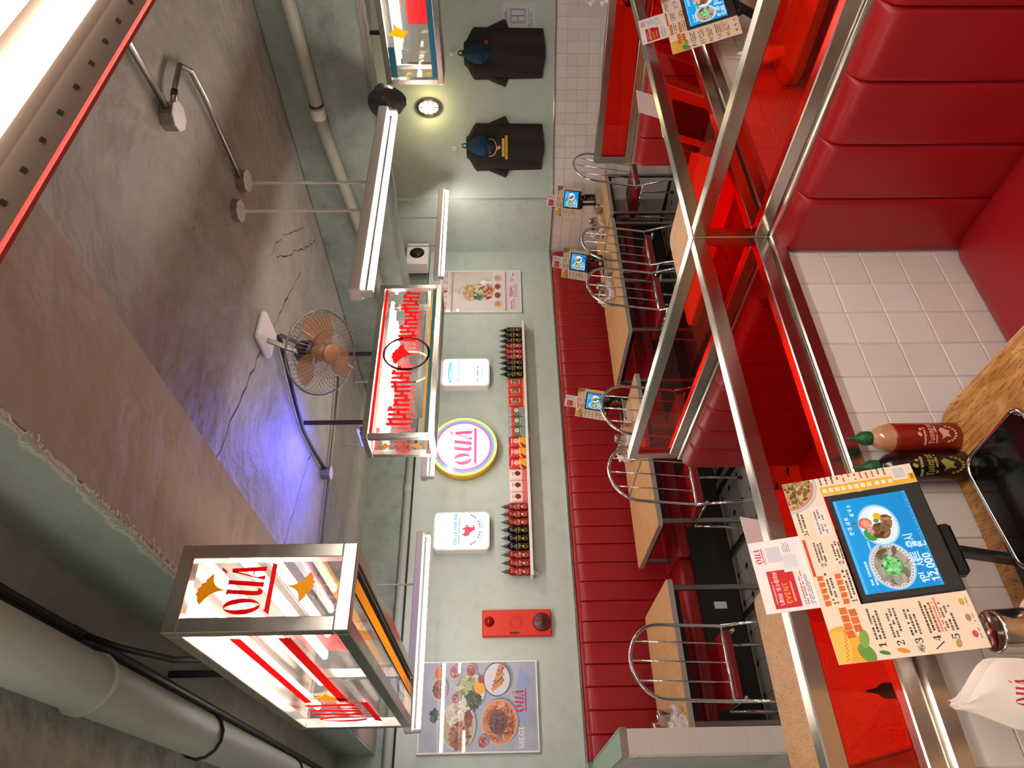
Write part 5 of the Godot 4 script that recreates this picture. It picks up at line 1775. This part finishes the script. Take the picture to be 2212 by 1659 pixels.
	pipe.call("conduit", "straight conduit on the ceiling nearest the far wall", [Vector3(1.1, 2.96, -4.35), Vector3(2.6, 2.96, -4.1), Vector3(2.95, 2.96, -4.0)], 0.009, M.satin, [])
	pipe.call("conduit", "dark conduit along the side of the broad beam", [Vector3(0.556, 2.955, 0.6), Vector3(0.556, 2.955, -5.4)], 0.016, M.dark_metal, [[Vector3(0.556, 2.955, -1.95), Vector3(0, 0, 1), 0.05, M.dark_metal]])
	pipe.call("water_pipe", "thick pale pipe under the ceiling left of the broad beam", [Vector3(0.42, 2.865, 0.8), Vector3(0.42, 2.865, -5.4)], 0.072, M.pipe, [[Vector3(0.42, 2.865, -2.72), Vector3(0, 0, 1), 0.006, M.kick], [Vector3(0.42, 2.865, -3.9), Vector3(0, 0, 1), 0.006, M.kick], [Vector3(0.42, 2.865, -1.9), Vector3(0, 0, 1), 0.004, M.pipe]])
	pipe.call("water_pipe", "pale pipe dipping along the right hand downstand beam", [Vector3(3.44, 2.78, 0.2), Vector3(3.44, 2.79, -1.5), Vector3(3.44, 2.77, -2.3), Vector3(3.44, 2.68, -3.1), Vector3(3.44, 2.62, -3.9), Vector3(3.44, 2.58, -5.3)], 0.035, M.pipe_paint, [[Vector3(3.44, 2.775, -2.15), Vector3(0, 0, 1), 0.006, M.dark_metal], [Vector3(3.44, 2.775, -2.2), Vector3(0, 0, 1), 0.03, M.white]])
	pipe.call("water_pipe", "pipe lying along the top of the far wall board", [Vector3(-0.5, 2.6, -5.455), Vector3(3.4, 2.6, -5.455)], 0.04, M.pipe, [[Vector3(2.78, 2.6, -5.455), Vector3(1, 0, 0), 0.04, M.pipe]])
	pipe.call("cable", "black cable along the joint above the far wall board", [Vector3(-0.5, 2.558, -5.412), Vector3(1.5, 2.56, -5.412), Vector3(2.6, 2.562, -5.41), Vector3(3.4, 2.566, -5.41)], 0.007, M.black, [])
	pipe.call("cable", "dark cables strung above the side wall", [Vector3(3.9, 2.62, -0.5), Vector3(4.3, 2.68, -2.0), Vector3(4.7, 2.66, -3.3), Vector3(4.9, 2.7, -4.2)], 0.012, M.black, [])
	pipe.call("cable", "power cable dropping from the dark conduit to the nearest sign box", [Vector3(0.556, 2.94, -1.95), Vector3(0.53, 2.85, -1.98), Vector3(0.5, 2.7, -2.0), Vector3(0.5, 2.56, -2.0)], 0.009, M.dark_metal, [])
	# bag and camera near the middle batten
	s = st(true)
	sheet(s, 18, 14, func(u: float, v: float) -> Vector3:
		var a := TAU * u
		var k := 0.075 * pow(maxf(0.0, sin(PI * clampf(v * 0.9 + 0.06, 0, 1))), 0.6) * (1.0 + 0.16 * sin(a * 5.0 + v * 9.0) + 0.09 * sin(a * 9.0 - v * 4.0))
		return Vector3(cos(a) * k * 1.2, -v * 0.2, sin(a) * k), Vector3(0, -0.1, 0))
	var bag := obj("plastic_bag", s, M.bag, null, X(3.42, 2.48, -2.12))
	tag(bag, "dark crumpled plastic bag hanging by the right end of the middle batten", "bag")
	t = thing("security_camera", "small white security camera under the downstand beam beside the dark bag", "camera", Vector3(3.6, 2.48, -2.25))
	s = st(true)
	lathe(s, [Vector2(0, -0.05), Vector2(0.02, -0.05), Vector2(0.024, 0), Vector2(0, 0)], 14)
	obj("mount", s, M.white, t)
	s = st(true)
	tube(s, [Vector3(0, -0.06, -0.02), Vector3(-0.03, -0.075, 0.05)], 0.022, 12)
	obj("housing", s, M.white, t)
	s = st(true)
	tube(s, [Vector3(-0.03, -0.075, 0.05), Vector3(-0.031, -0.0755, 0.053)], 0.012, 12)
	obj("lens", s, M.black_gloss, t)
	t = thing("wall_speaker", "small pale box speaker high on the far wall in the right hand corner", "speaker", Vector3(5.55, 2.56, -5.42))
	s = st()
	box(s, Vector3(0, 0.12, 0.09), Vector3(0.32, 0.24, 0.16), 0.01)
	obj("cabinet", s, M.white_metal, t)
	s = st(true)
	lathe(s, [Vector2(0, 0.0), Vector2(0.075, 0.0), Vector2(0.08, 0.006), Vector2(0, 0.009)], 20, Vector3(0, 0.12, 0.168), Basis(Vector3.RIGHT, PI / 2))
	obj("cone", s, M.dark_metal, t)

func wall_things() -> void:
	var s: SurfaceTool
	var z := -5.42
	var poster := func(label: String, c: Vector3, w: float, hh: float, m: Material) -> void:
		var t := thing("framed_poster", label, "poster", c)
		var q := st()
		for k in [-1, 1]:
			box(q, Vector3(k * (w / 2 - 0.006), 0, 0.012), Vector3(0.012, hh, 0.024), 0.002)
			box(q, Vector3(0, k * (hh / 2 - 0.006), 0.012), Vector3(w - 0.024, 0.012, 0.024), 0.002)
		obj("frame", q, M.white, t)
		obj("picture", face(w - 0.022, hh - 0.022, X(0, 0, 0.02)), m, t)
	poster.call("large framed poster of many dishes on a blue-grey table at the left", Vector3(0.992, 1.965, z), 0.62, 0.87, M.poster_food)
	poster.call("smaller framed pink poster of a noodle bowl at the right of the far wall", Vector3(5.115, 1.985, z), 0.61, 0.88, M.poster_noodle)
	# lit signs
	var t := thing("round_sign", "round lit sign with pink lettering and yellow rim on the far wall", "sign", Vector3(3.14, 2.12, z))
	s = st(true)
	lathe(s, [Vector2(0.3, 0.0), Vector2(0.305, 0.0), Vector2(0.305, 0.088), Vector2(0.301, 0.09)], 64, Vector3.ZERO, Basis(Vector3.RIGHT, PI / 2))
	obj("drum", s, M.yellow, t)
	s = st()
	for i in 64:
		var a := TAU * i / 64
		var b := TAU * (i + 1) / 64
		for q in [Vector2.ZERO, Vector2(cos(b), sin(b)), Vector2(cos(a), sin(a))]:
			s.set_uv(Vector2(0.5 + q.x * 0.5, 0.5 - q.y * 0.5))
			s.add_vertex(Vector3(q.x * 0.301, q.y * 0.301, 0.09))
	obj("lit_face", s, M.round_sign, t)
	area(Vector3(3.14, 2.12, z + 0.1), 0.45, 0.45, 0.05, Color(0.93, 0.97, 1.0), Basis(Vector3.UP, PI))
	for k in 2:
		var c := Vector3([2.33, 3.983][k], 2.12, z)
		t = thing("lightbox", ["lit white lightbox with a red emblem, left of the round sign", "lit white lightbox with a green oval, right of the round sign"][k], "sign", c, 0.0, "lit rectangular signs on the far wall")
		s = st()
		prism(s, rounded(0.34, 0.47, 0.045), 0.0, 0.075)
		obj("case", s, M.white, t)
		s = st()
		var rp := rounded(0.318, 0.448, 0.038)
		var idx := Geometry2D.triangulate_polygon(rp)
		for i in range(0, idx.size(), 3):
			var q := [rp[idx[i]], rp[idx[i + 1]], rp[idx[i + 2]]]
			if (q[1] - q[0]).cross(q[2] - q[0]) > 0.0: q = [q[0], q[2], q[1]]
			for p in q:
				s.set_uv(Vector2(p.x / 0.318 + 0.5, 0.5 - p.y / 0.448))
				s.add_vertex(Vector3(p.x, p.y, 0.0765))
		obj("lit_face", s, M.lightbox_a if k == 0 else M.lightbox_b, t)
		area(c + Vector3(0, 0, 0.085), 0.28, 0.4, 0.03, Color(0.9, 0.98, 1.0), Basis(Vector3.UP, PI))
	# alarm panel
	t = thing("alarm_panel", "orange-red fire alarm panel with lamp and round call point on the far wall", "alarm", Vector3(1.578, 1.675, z))
	s = st()
	box(s, Vector3(0, 0, 0.018), Vector3(0.205, 0.54, 0.036), 0.008)
	obj("plate", s, M.alarm, t)
	s = st(true)
	lathe(s, [Vector2(0.04, 0), Vector2(0.04, 0.004), Vector2(0.034, 0.006), Vector2(0.034, 0.01), Vector2(0, 0.028)], 24, Vector3(0.01, 0.215, 0.035), Basis(Vector3.RIGHT, PI / 2))
	obj("lamp_lens", s, M.lens, t)
	s = st(true)
	lathe(s, [Vector2(0.07, 0), Vector2(0.07, 0.012), Vector2(0.06, 0.02), Vector2(0.018, 0.022), Vector2(0.014, 0.03), Vector2(0, 0.03)], 28, Vector3(0.0, -0.195, 0.035), Basis(Vector3.RIGHT, PI / 2))
	obj("call_point", s, M.maroon, t)
	s = st()
	for i in 24: box(s, Vector3(cos(TAU * i / 24) * 0.042, 0.005 + sin(TAU * i / 24) * 0.042, 0.037), Vector3(0.016, 0.003, 0.003), 0.0, Basis(Vector3.BACK, TAU * i / 24))
	obj("sounder_grille", s, M.red_rim, t)
	s = st()
	box(s, Vector3(-0.078, 0.02, 0.037), Vector3(0.014, 0.075, 0.004))
	obj("label_slot", s, M.maroon, t)
	# shelf with bottles and packets
	t = thing("wall_shelf", "long white wall shelf under the lit signs, packed with bottles and packets", "shelf", Vector3(3.27, 1.555, z))
	s = st()
	box(s, Vector3(0, -0.012, 0.056), Vector3(2.68, 0.024, 0.112), 0.003)
	obj("board", s, M.white, t)
	for x in [-1.3, 0.0, 1.3]:
		s = st()
		prism(s, PackedVector2Array([Vector2(0, -0.024), Vector2(0.1, -0.024), Vector2(0, -0.09)]), -0.004, 0.004, Transform3D(Basis(Vector3.UP, -PI / 2), Vector3(x, 0, 0)))
		obj("bracket", s, M.white, t)
	var xs := [1.978, 2.05, 2.121, 2.193, 2.264, 2.336, 2.407, 2.479, 2.55, 3.962, 4.032, 4.102, 4.172, 4.242, 4.312, 4.382, 4.452, 4.522]
	var br := bottle("red sauce bottle on the wall shelf, leftmost of the row", true, "sauce bottles on the wall shelf")
	br.position = Vector3(xs[0], 1.5555, z + 0.056)
	br.rotation.y = 1.1
	br.scale = Vector3(0.99, 0.95, 0.99)
	var bk: Node3D = null
	for i in range(1, 18):
		var red: bool = (i / 3) % 2 == 0 if i < 9 else (i / 3) % 2 == 0
		var end_word := "left" if i < 9 else "right"
		var n := i + 1 if i < 9 else 18 - i
		var lb := "%s sauce bottle, %s on the wall shelf counted from its %s end" % ["red" if red else "black", ["first", "second", "third", "fourth", "fifth", "sixth", "seventh", "eighth", "ninth"][n - 1], end_word]
		var o: Node3D
		if not red and bk == null:
			bk = bottle(lb, false, "sauce bottles on the wall shelf")
			o = bk
			o.position = Vector3(xs[i], 1.5555, z + 0.056)
		else: o = dup(br if red else bk, Vector3(xs[i], 1.5555, z + 0.056), 0.0, lb)
		o.rotation.y = 1.05 + rng.randf_range(-0.12, 0.12)
		o.scale = Vector3(0.99, 0.95, 0.99)
	var pk := ["pink noodle packet", "red and yellow packet", "green and grey packet", "orange-red packet"]
	for i in 12:
		var k := i / 3
		s = st(true)
		var w := 0.108
		sheet(s, 10, 12, func(u: float, v: float) -> Vector3:
			var bul := pow(sin(PI * u), 0.5) * pow(maxf(0.0, sin(PI * v)), 0.35)
			return Vector3((u - 0.5) * w, 0.155 * (1.0 - v), 0.02 + 0.024 * bul))
		sheet(s, 4, 4, func(u: float, v: float) -> Vector3: return Vector3((0.5 - u) * w, 0.155 * (1.0 - v), 0.016), Vector3(0, 0, 1000))
		t = thing("food_packet", "%s on the wall shelf, %s of its three" % [pk[k], ["left one", "middle one", "right one"][i % 3]], "packet", Vector3(2.64 + i * 0.1118 + 0.004, 1.5555, z + 0.02), rng.randf_range(-0.04, 0.04), "food packets in the middle of the wall shelf")
		obj("pouch", s, M["pack%d" % k], t)
		s = st()
		box(s, Vector3(0, 0.151, 0.018), Vector3(w * 0.98, 0.008, 0.006), 0.001)
		obj("top_seal", s, [M.paper, M.red, M.satin, M.red_rim][k], t)
	# side wall
	shirt("dark shirt on the side wall nearer the frame edge, with a small red chest patch", diag * Transform3D(Basis.IDENTITY, Vector3(1.404, 2.1, 0.004)), false)
	shirt("dark shirt on the side wall with a gold ring and bar print", diag * Transform3D(Basis.IDENTITY, Vector3(0.54, 2.1, 0.004)), true)
	cap("blue cap hung over the shirt with the small chest patch", diag * Transform3D(Basis.IDENTITY, Vector3(1.405, 2.14, 0.075)))
	cap("blue cap hung over the shirt with the gold print", diag * Transform3D(Basis.IDENTITY, Vector3(0.56, 2.125, 0.075)))
	for k in 2:
		s = st(true)
		var hk: Array = arc(Vector3(0, 0, 0.014), Vector3(0.018, 0, 0), Vector3(0, 0.018, 0), 0.6, TAU - 0.3, 14)
		tube(s, hk, 0.004, 8)
		lathe(s, [Vector2(0, 0), Vector2(0.021, 0), Vector2(0.021, 0.004), Vector2(0, 0.006)], 18, Vector3.ZERO, Basis(Vector3.RIGHT, PI / 2))
		var o := obj("wall_hook", s, M.white, null, diag * Transform3D(Basis.IDENTITY, Vector3([0.53, 1.405][k], 2.222, 0.001)))
		tag(o, ["pale round wall hook above the shirt with the gold print", "pale round wall hook above the shirt with the small chest patch"][k], "hook", "wall hooks above the shirts")
	t = thing("wall_notice", "white paper notice with a floor plan, tucked behind the right hand shirt", "notice", diag.origin)
	t.transform = diag * Transform3D(Basis.IDENTITY, Vector3(1.725, 1.565, 0.002))
	s = st()
	box(s, Vector3.ZERO, Vector3(0.23, 0.31, 0.001))
	obj("sheet", s, M.paper_white, t)
	obj("print", face(0.228, 0.308, X(0, 0, 0.0008)), M.plan, t)
	t = thing("bulkhead_lamp", "glowing oval caged lamp on the side wall between the shirts", "lamp", diag.origin)
	t.transform = diag * Transform3D(Basis.IDENTITY, Vector3(0.92, 2.468, 0.0))
	s = st()
	prism(s, oval(0, 0, 0.085, 0.125, 32), 0.0, 0.03)
	obj("base", s, M.dark_metal, t)
	s = st(true)
	sheet(s, 24, 10, func(u: float, v: float) -> Vector3:
		var a := TAU * u
		var k := sin(PI / 2 * v)
		return Vector3(cos(a) * 0.062 * k, sin(a) * 0.1 * k, 0.03 + 0.06 * cos(PI / 2 * v)))
	obj("glass_dome", s, M.bulb, t)
	s = st(true)
	for y in [-0.05, 0.0, 0.05]: tube(s, [Vector3(-0.066, y, 0.03), Vector3(-0.05, y, 0.075), Vector3(0, y, 0.1), Vector3(0.05, y, 0.075), Vector3(0.066, y, 0.03)], 0.004, 6)
	tube(s, [Vector3(0, -0.11, 0.03), Vector3(0, -0.08, 0.075), Vector3(0, 0, 0.1), Vector3(0, 0.08, 0.075), Vector3(0, 0.11, 0.03)], 0.004, 6)
	obj("cage", s, M.satin, t)
	omni(diag * Vector3(0.92, 2.46, 0.13), 0.06, Color(1.0, 0.9, 0.62), 0.06)

func crumple(label: String, at: Vector3, k: float, turn: float) -> void:
	var s := st(true)
	var n := noise(1.6, 3, int(at.x * 100))
	for q in 3:
		sheet(s, 14, 14, func(u: float, v: float) -> Vector3:
			var x := (u - 0.5) * k * 1.2
			var y := (1.0 - v) * k
			return Vector3(x + 0.15 * k * n.get_noise_2d(u * 2 + q * 5, v * 2), y * (0.75 + 0.25 * cos((u - 0.5) * 3.0)), (q - 1) * 0.14 * k + 0.3 * k * n.get_noise_2d(u * 1.8 + q * 3.0, v * 1.8 + 7.0)))
	var o := obj("paper_napkin", s, M.paper_white, null, X(at.x, at.y, at.z, turn))
	tag(o, label, "napkin", "white paper napkins on the tables")

func cup(label: String, at: Vector3, flip := false, k := 1.0) -> Node3D:
	var t := thing("steel_cup", label, "cup", at, 0.0, "steel cups")
	var s := st(true)
	var hh := 0.085 * k
	var r := 0.036 * k
	if flip: lathe(s, [Vector2(r, 0), Vector2(r * 1.02, 0.001), Vector2(r * 0.94, hh - 0.006), Vector2(r * 0.9, hh), Vector2(r * 0.82, hh), Vector2(r * 0.78, hh - 0.003), Vector2(0, hh - 0.0035)], 32)
	else: lathe(s, [Vector2(0, 0.003), Vector2(r * 0.78, 0.003), Vector2(r * 0.82, 0), Vector2(r * 0.94, 0.006), Vector2(r, hh - 0.002), Vector2(r * 1.02, hh), Vector2(r * 0.96, hh - 0.002), Vector2(r * 0.9, 0.01), Vector2(0, 0.008)], 32)
	obj("body", s, M.steel_cup, t)
	return t

func bowl(label: String, at: Vector3, r: float, hh: float) -> void:
	var s := st(true)
	lathe(s, [Vector2(0, 0.002), Vector2(r * 0.5, 0.0), Vector2(r * 0.55, 0.006), Vector2(r * 0.85, hh * 0.5), Vector2(r, hh), Vector2(r * 0.96, hh), Vector2(r * 0.8, hh * 0.5), Vector2(r * 0.45, 0.012), Vector2(0, 0.01)], 32)
	var o := obj("bowl", s, M.porcelain, null, X(at.x, at.y, at.z))
	tag(o, label, "bowl", "white bowls on the tables")

func utensil_case(label: String, at: Vector3, sz: Vector3, turn: float) -> void:
	var t := thing("utensil_case", label, "case", at, turn, "steel utensil cases")
	var s := st()
	prism(s, rounded(sz.x, sz.z, 0.03, 8), 0.0, sz.y - 0.012, flat(0.0))
	obj("body", s, M.chrome, t)
	s = st(true)
	var rim := []
	for p in rounded(sz.x, sz.z, 0.03, 8): rim.append(Vector3(p.x, sz.y - 0.01, -p.y))
	tube(s, rim, 0.006, 10, true)
	obj("rim", s, M.chrome, t)
	s = st()
	prism(s, rounded(sz.x - 0.016, sz.z - 0.016, 0.024, 8), 0.0, 0.008, flat(sz.y - 0.013))
	obj("lid", s, M.black_gloss, t)

func table_things() -> void:
	var s: SurfaceTool
	# near table
	tablet("near menu tablet with bright blue screen in a printed cream board, in the foreground", Vector3(0.476, 1.066, -1.248), -0.015, 0.282, 0.039, 0.745)
	tablet("menu tablet in the right hand booth at the top edge of the picture", Vector3(2.631, 1.015, -1.27), -0.143, 0.335, 0.023, 0.745)
	tablet("menu tablet on the banquette tables behind the third hoop-back chair", Vector3(3.178, 1.019, -4.725), 0.234, -0.058, -0.195, 0.725)
	tablet("menu tablet on the banquette tables behind the close pair of chairs", Vector3(4.745, 1.047, -4.65), -0.127, -0.1, -0.139, 0.725)
	tablet("farthest menu tablet, beside the return wall tiles", Vector3(5.6, 1.059, -4.6), -0.3, -0.022, -0.125, 0.725)
	tablet("menu tablet seen from behind over the near screen, its blank card showing", Vector3(0.64, 0.965, -1.66), PI + 0.1, 0.3, 0.0, 0.745)
	tablet("menu tablet seen from behind through red glass below the right hand tablet", Vector3(2.62, 0.98, -1.7), PI - 0.1, 0.3, 0.03, 0.745)
	var b := bottle("red chilli sauce bottle with green nozzle on the near table", true, "", true)
	b.position = Vector3(0.79, 0.7455, -1.33)
	b.rotation.y = 1.28
	var b2 := bottle("dark sauce bottle with green nozzle half behind the near menu board", false, "")
	b2.position = Vector3(0.722, 0.7455, -1.342)
	b2.rotation.y = 1.15
	b2.get_node("nozzle_cap").material_override = M.green_cap
	utensil_case("chrome utensil case with a glossy black lid on the near table", Vector3(0.575, 0.7455, -1.16), Vector3(0.25, 0.058, 0.2), 0.1)
	bowl("white bowl under the upturned steel cup, lower of two", Vector3(0.33, 0.7455, -1.225), 0.062, 0.05)
	bowl("white bowl directly under the upturned steel cup", Vector3(0.33, 0.776, -1.225), 0.062, 0.05)
	cup("upturned steel cup standing on white bowls on the near table", Vector3(0.33, 0.827, -1.225), true, 1.1)
	cup("steel cup holding the printed napkin at the lower corner", Vector3(0.225, 0.7455, -1.18))
	var leaf := func(w: float, hh: float) -> SurfaceTool:
		var q := st(true)
		for k in 2:
			sheet(q, 16, 16, func(u: float, v: float) -> Vector3:
				var l := lerpf(-0.024, -0.056, smoothstep(0.0, 0.5, v)) + 0.03 * smoothstep(0.6, 1.0, v)
				var r := lerpf(-0.012, 0.052, smoothstep(0.0, 0.42, v)) - 0.022 * smoothstep(0.5, 1.0, v)
				var x := lerpf(l, r, u)
				return Vector3(x * w, (0.105 - v * 0.21) * hh + 0.004 * sin(u * 5.0), 0.02 * sin(PI * u) * (0.3 + v) - k * (0.012 + 0.02 * u) + 0.003 * sin(u * 9.0 + v * 6.0)))
		return q
	var nk := obj("printed_napkin", leaf.call(1.0, 1.0), M.napkin, null, X(0.222, 0.945, -1.185, -0.25))
	tag(nk, "folded white napkin with red print standing in a steel cup at the lower corner", "napkin")
	var nk2 := obj("paper_napkin", leaf.call(0.8, 0.8), M.paper_white, null, X(2.41, 0.825, -1.3, -0.25))
	tag(nk2, "folded pink-white napkin on the right hand booth table beside its tablet", "napkin")
	# bottles behind the near screen
	for i in 2:
		var o := bottle(["dark sauce bottle behind the near red glass, left of the two silhouettes", "dark sauce bottle behind the near red glass, right of the two silhouettes"][i], false, "bottles behind the red glass")
		o.position = Vector3([0.305, 0.402][i], 0.7455, -1.585)
		o.rotation.y = 0.4 * i
		o.get_node("nozzle_cap").material_override = M.black
	for i in 2:
		var o := bottle(["sauce bottle behind the red glass under the right hand tablet, left one", "sauce bottle behind the red glass under the right hand tablet, right one"][i], i == 0, "bottles behind the red glass")
		o.position = Vector3([2.46, 2.545][i], 0.7455, -1.75)
		o.get_node("nozzle_cap").material_override = M.black
	# right hand booth table
	utensil_case("dark lidded utensil case under the right hand tablet", Vector3(2.72, 0.7455, -1.13), Vector3(0.24, 0.08, 0.18), 0.0)
	# banquette tables
	var set_of := func(cx: float, cz: float, tag_s: String) -> void:
		var o := bottle("red sauce bottle beside the tablet %s" % tag_s, true, "sauce bottles on the banquette tables")
		o.position = Vector3(cx + 0.27, 0.7255, cz - 0.02)
		o = bottle("black sauce bottle beside the tablet %s" % tag_s, false, "sauce bottles on the banquette tables")
		o.position = Vector3(cx + 0.2, 0.7255, cz + 0.05)
		utensil_case("steel utensil case below the tablet %s" % tag_s, Vector3(cx + 0.01, 0.7255, cz + 0.13), Vector3(0.22, 0.08, 0.12), 0.0)
		bowl("white bowl under the upturned cup below the tablet %s" % tag_s, Vector3(cx - 0.2, 0.7255, cz + 0.08), 0.06, 0.06)
		cup("upturned steel cup on a bowl below the tablet %s" % tag_s, Vector3(cx - 0.2, 0.7865, cz + 0.08), true)
		bowl("white bowl at the left below the tablet %s" % tag_s, Vector3(cx - 0.33, 0.7255, cz + 0.12), 0.058, 0.06)
		cup("left upturned steel cup below the tablet %s" % tag_s, Vector3(cx - 0.33, 0.7865, cz + 0.12), true)
		crumple("white paper napkin tucked by the cups below the tablet %s" % tag_s, Vector3(cx - 0.27, 0.7255, cz - 0.02), 0.13, 0.2)
	set_of.call(3.0, -4.75, "behind the third chair")
	set_of.call(4.62, -4.7, "behind the close pair of chairs")
	set_of.call(5.5, -4.68, "in the far corner")
	bowl("white bowl under a steel cup on the leftmost banquette table", Vector3(0.74, 0.7255, -4.42), 0.06, 0.06)
	cup("upturned steel cup on a bowl on the leftmost banquette table", Vector3(0.74, 0.7865, -4.42), true)
	bowl("second white bowl at the wall side of the leftmost banquette table", Vector3(0.7, 0.7255, -4.6), 0.058, 0.06)
	cup("second upturned steel cup beside the divider on the leftmost banquette table", Vector3(0.7, 0.7865, -4.6), true)
	crumple("white paper napkin beside the divider on the leftmost banquette table", Vector3(0.68, 0.7255, -4.33), 0.1, 0.5)
	table("plain table beyond the far red screen, below the side wall tiles", 0.7, 0.9, Vector3(4.3, 0, -1.75), 0.745, 0.05, "oak booth tables beside the tiled half wall", null, true)
	var nh := thing("napkin_holder", "steel napkin holder stuffed with white napkins at the top edge of the picture", "napkin holder", Vector3(4.2, 0.7455, -1.9))
	s = st()
	box(s, Vector3(0, 0.14, 0), Vector3(0.12, 0.28, 0.14), 0.01)
	obj("case", s, M.chrome, nh)
	crumple("crumpled white napkins standing out of the holder at the top edge", Vector3(4.2, 1.026, -1.9), 0.24, 0.3)
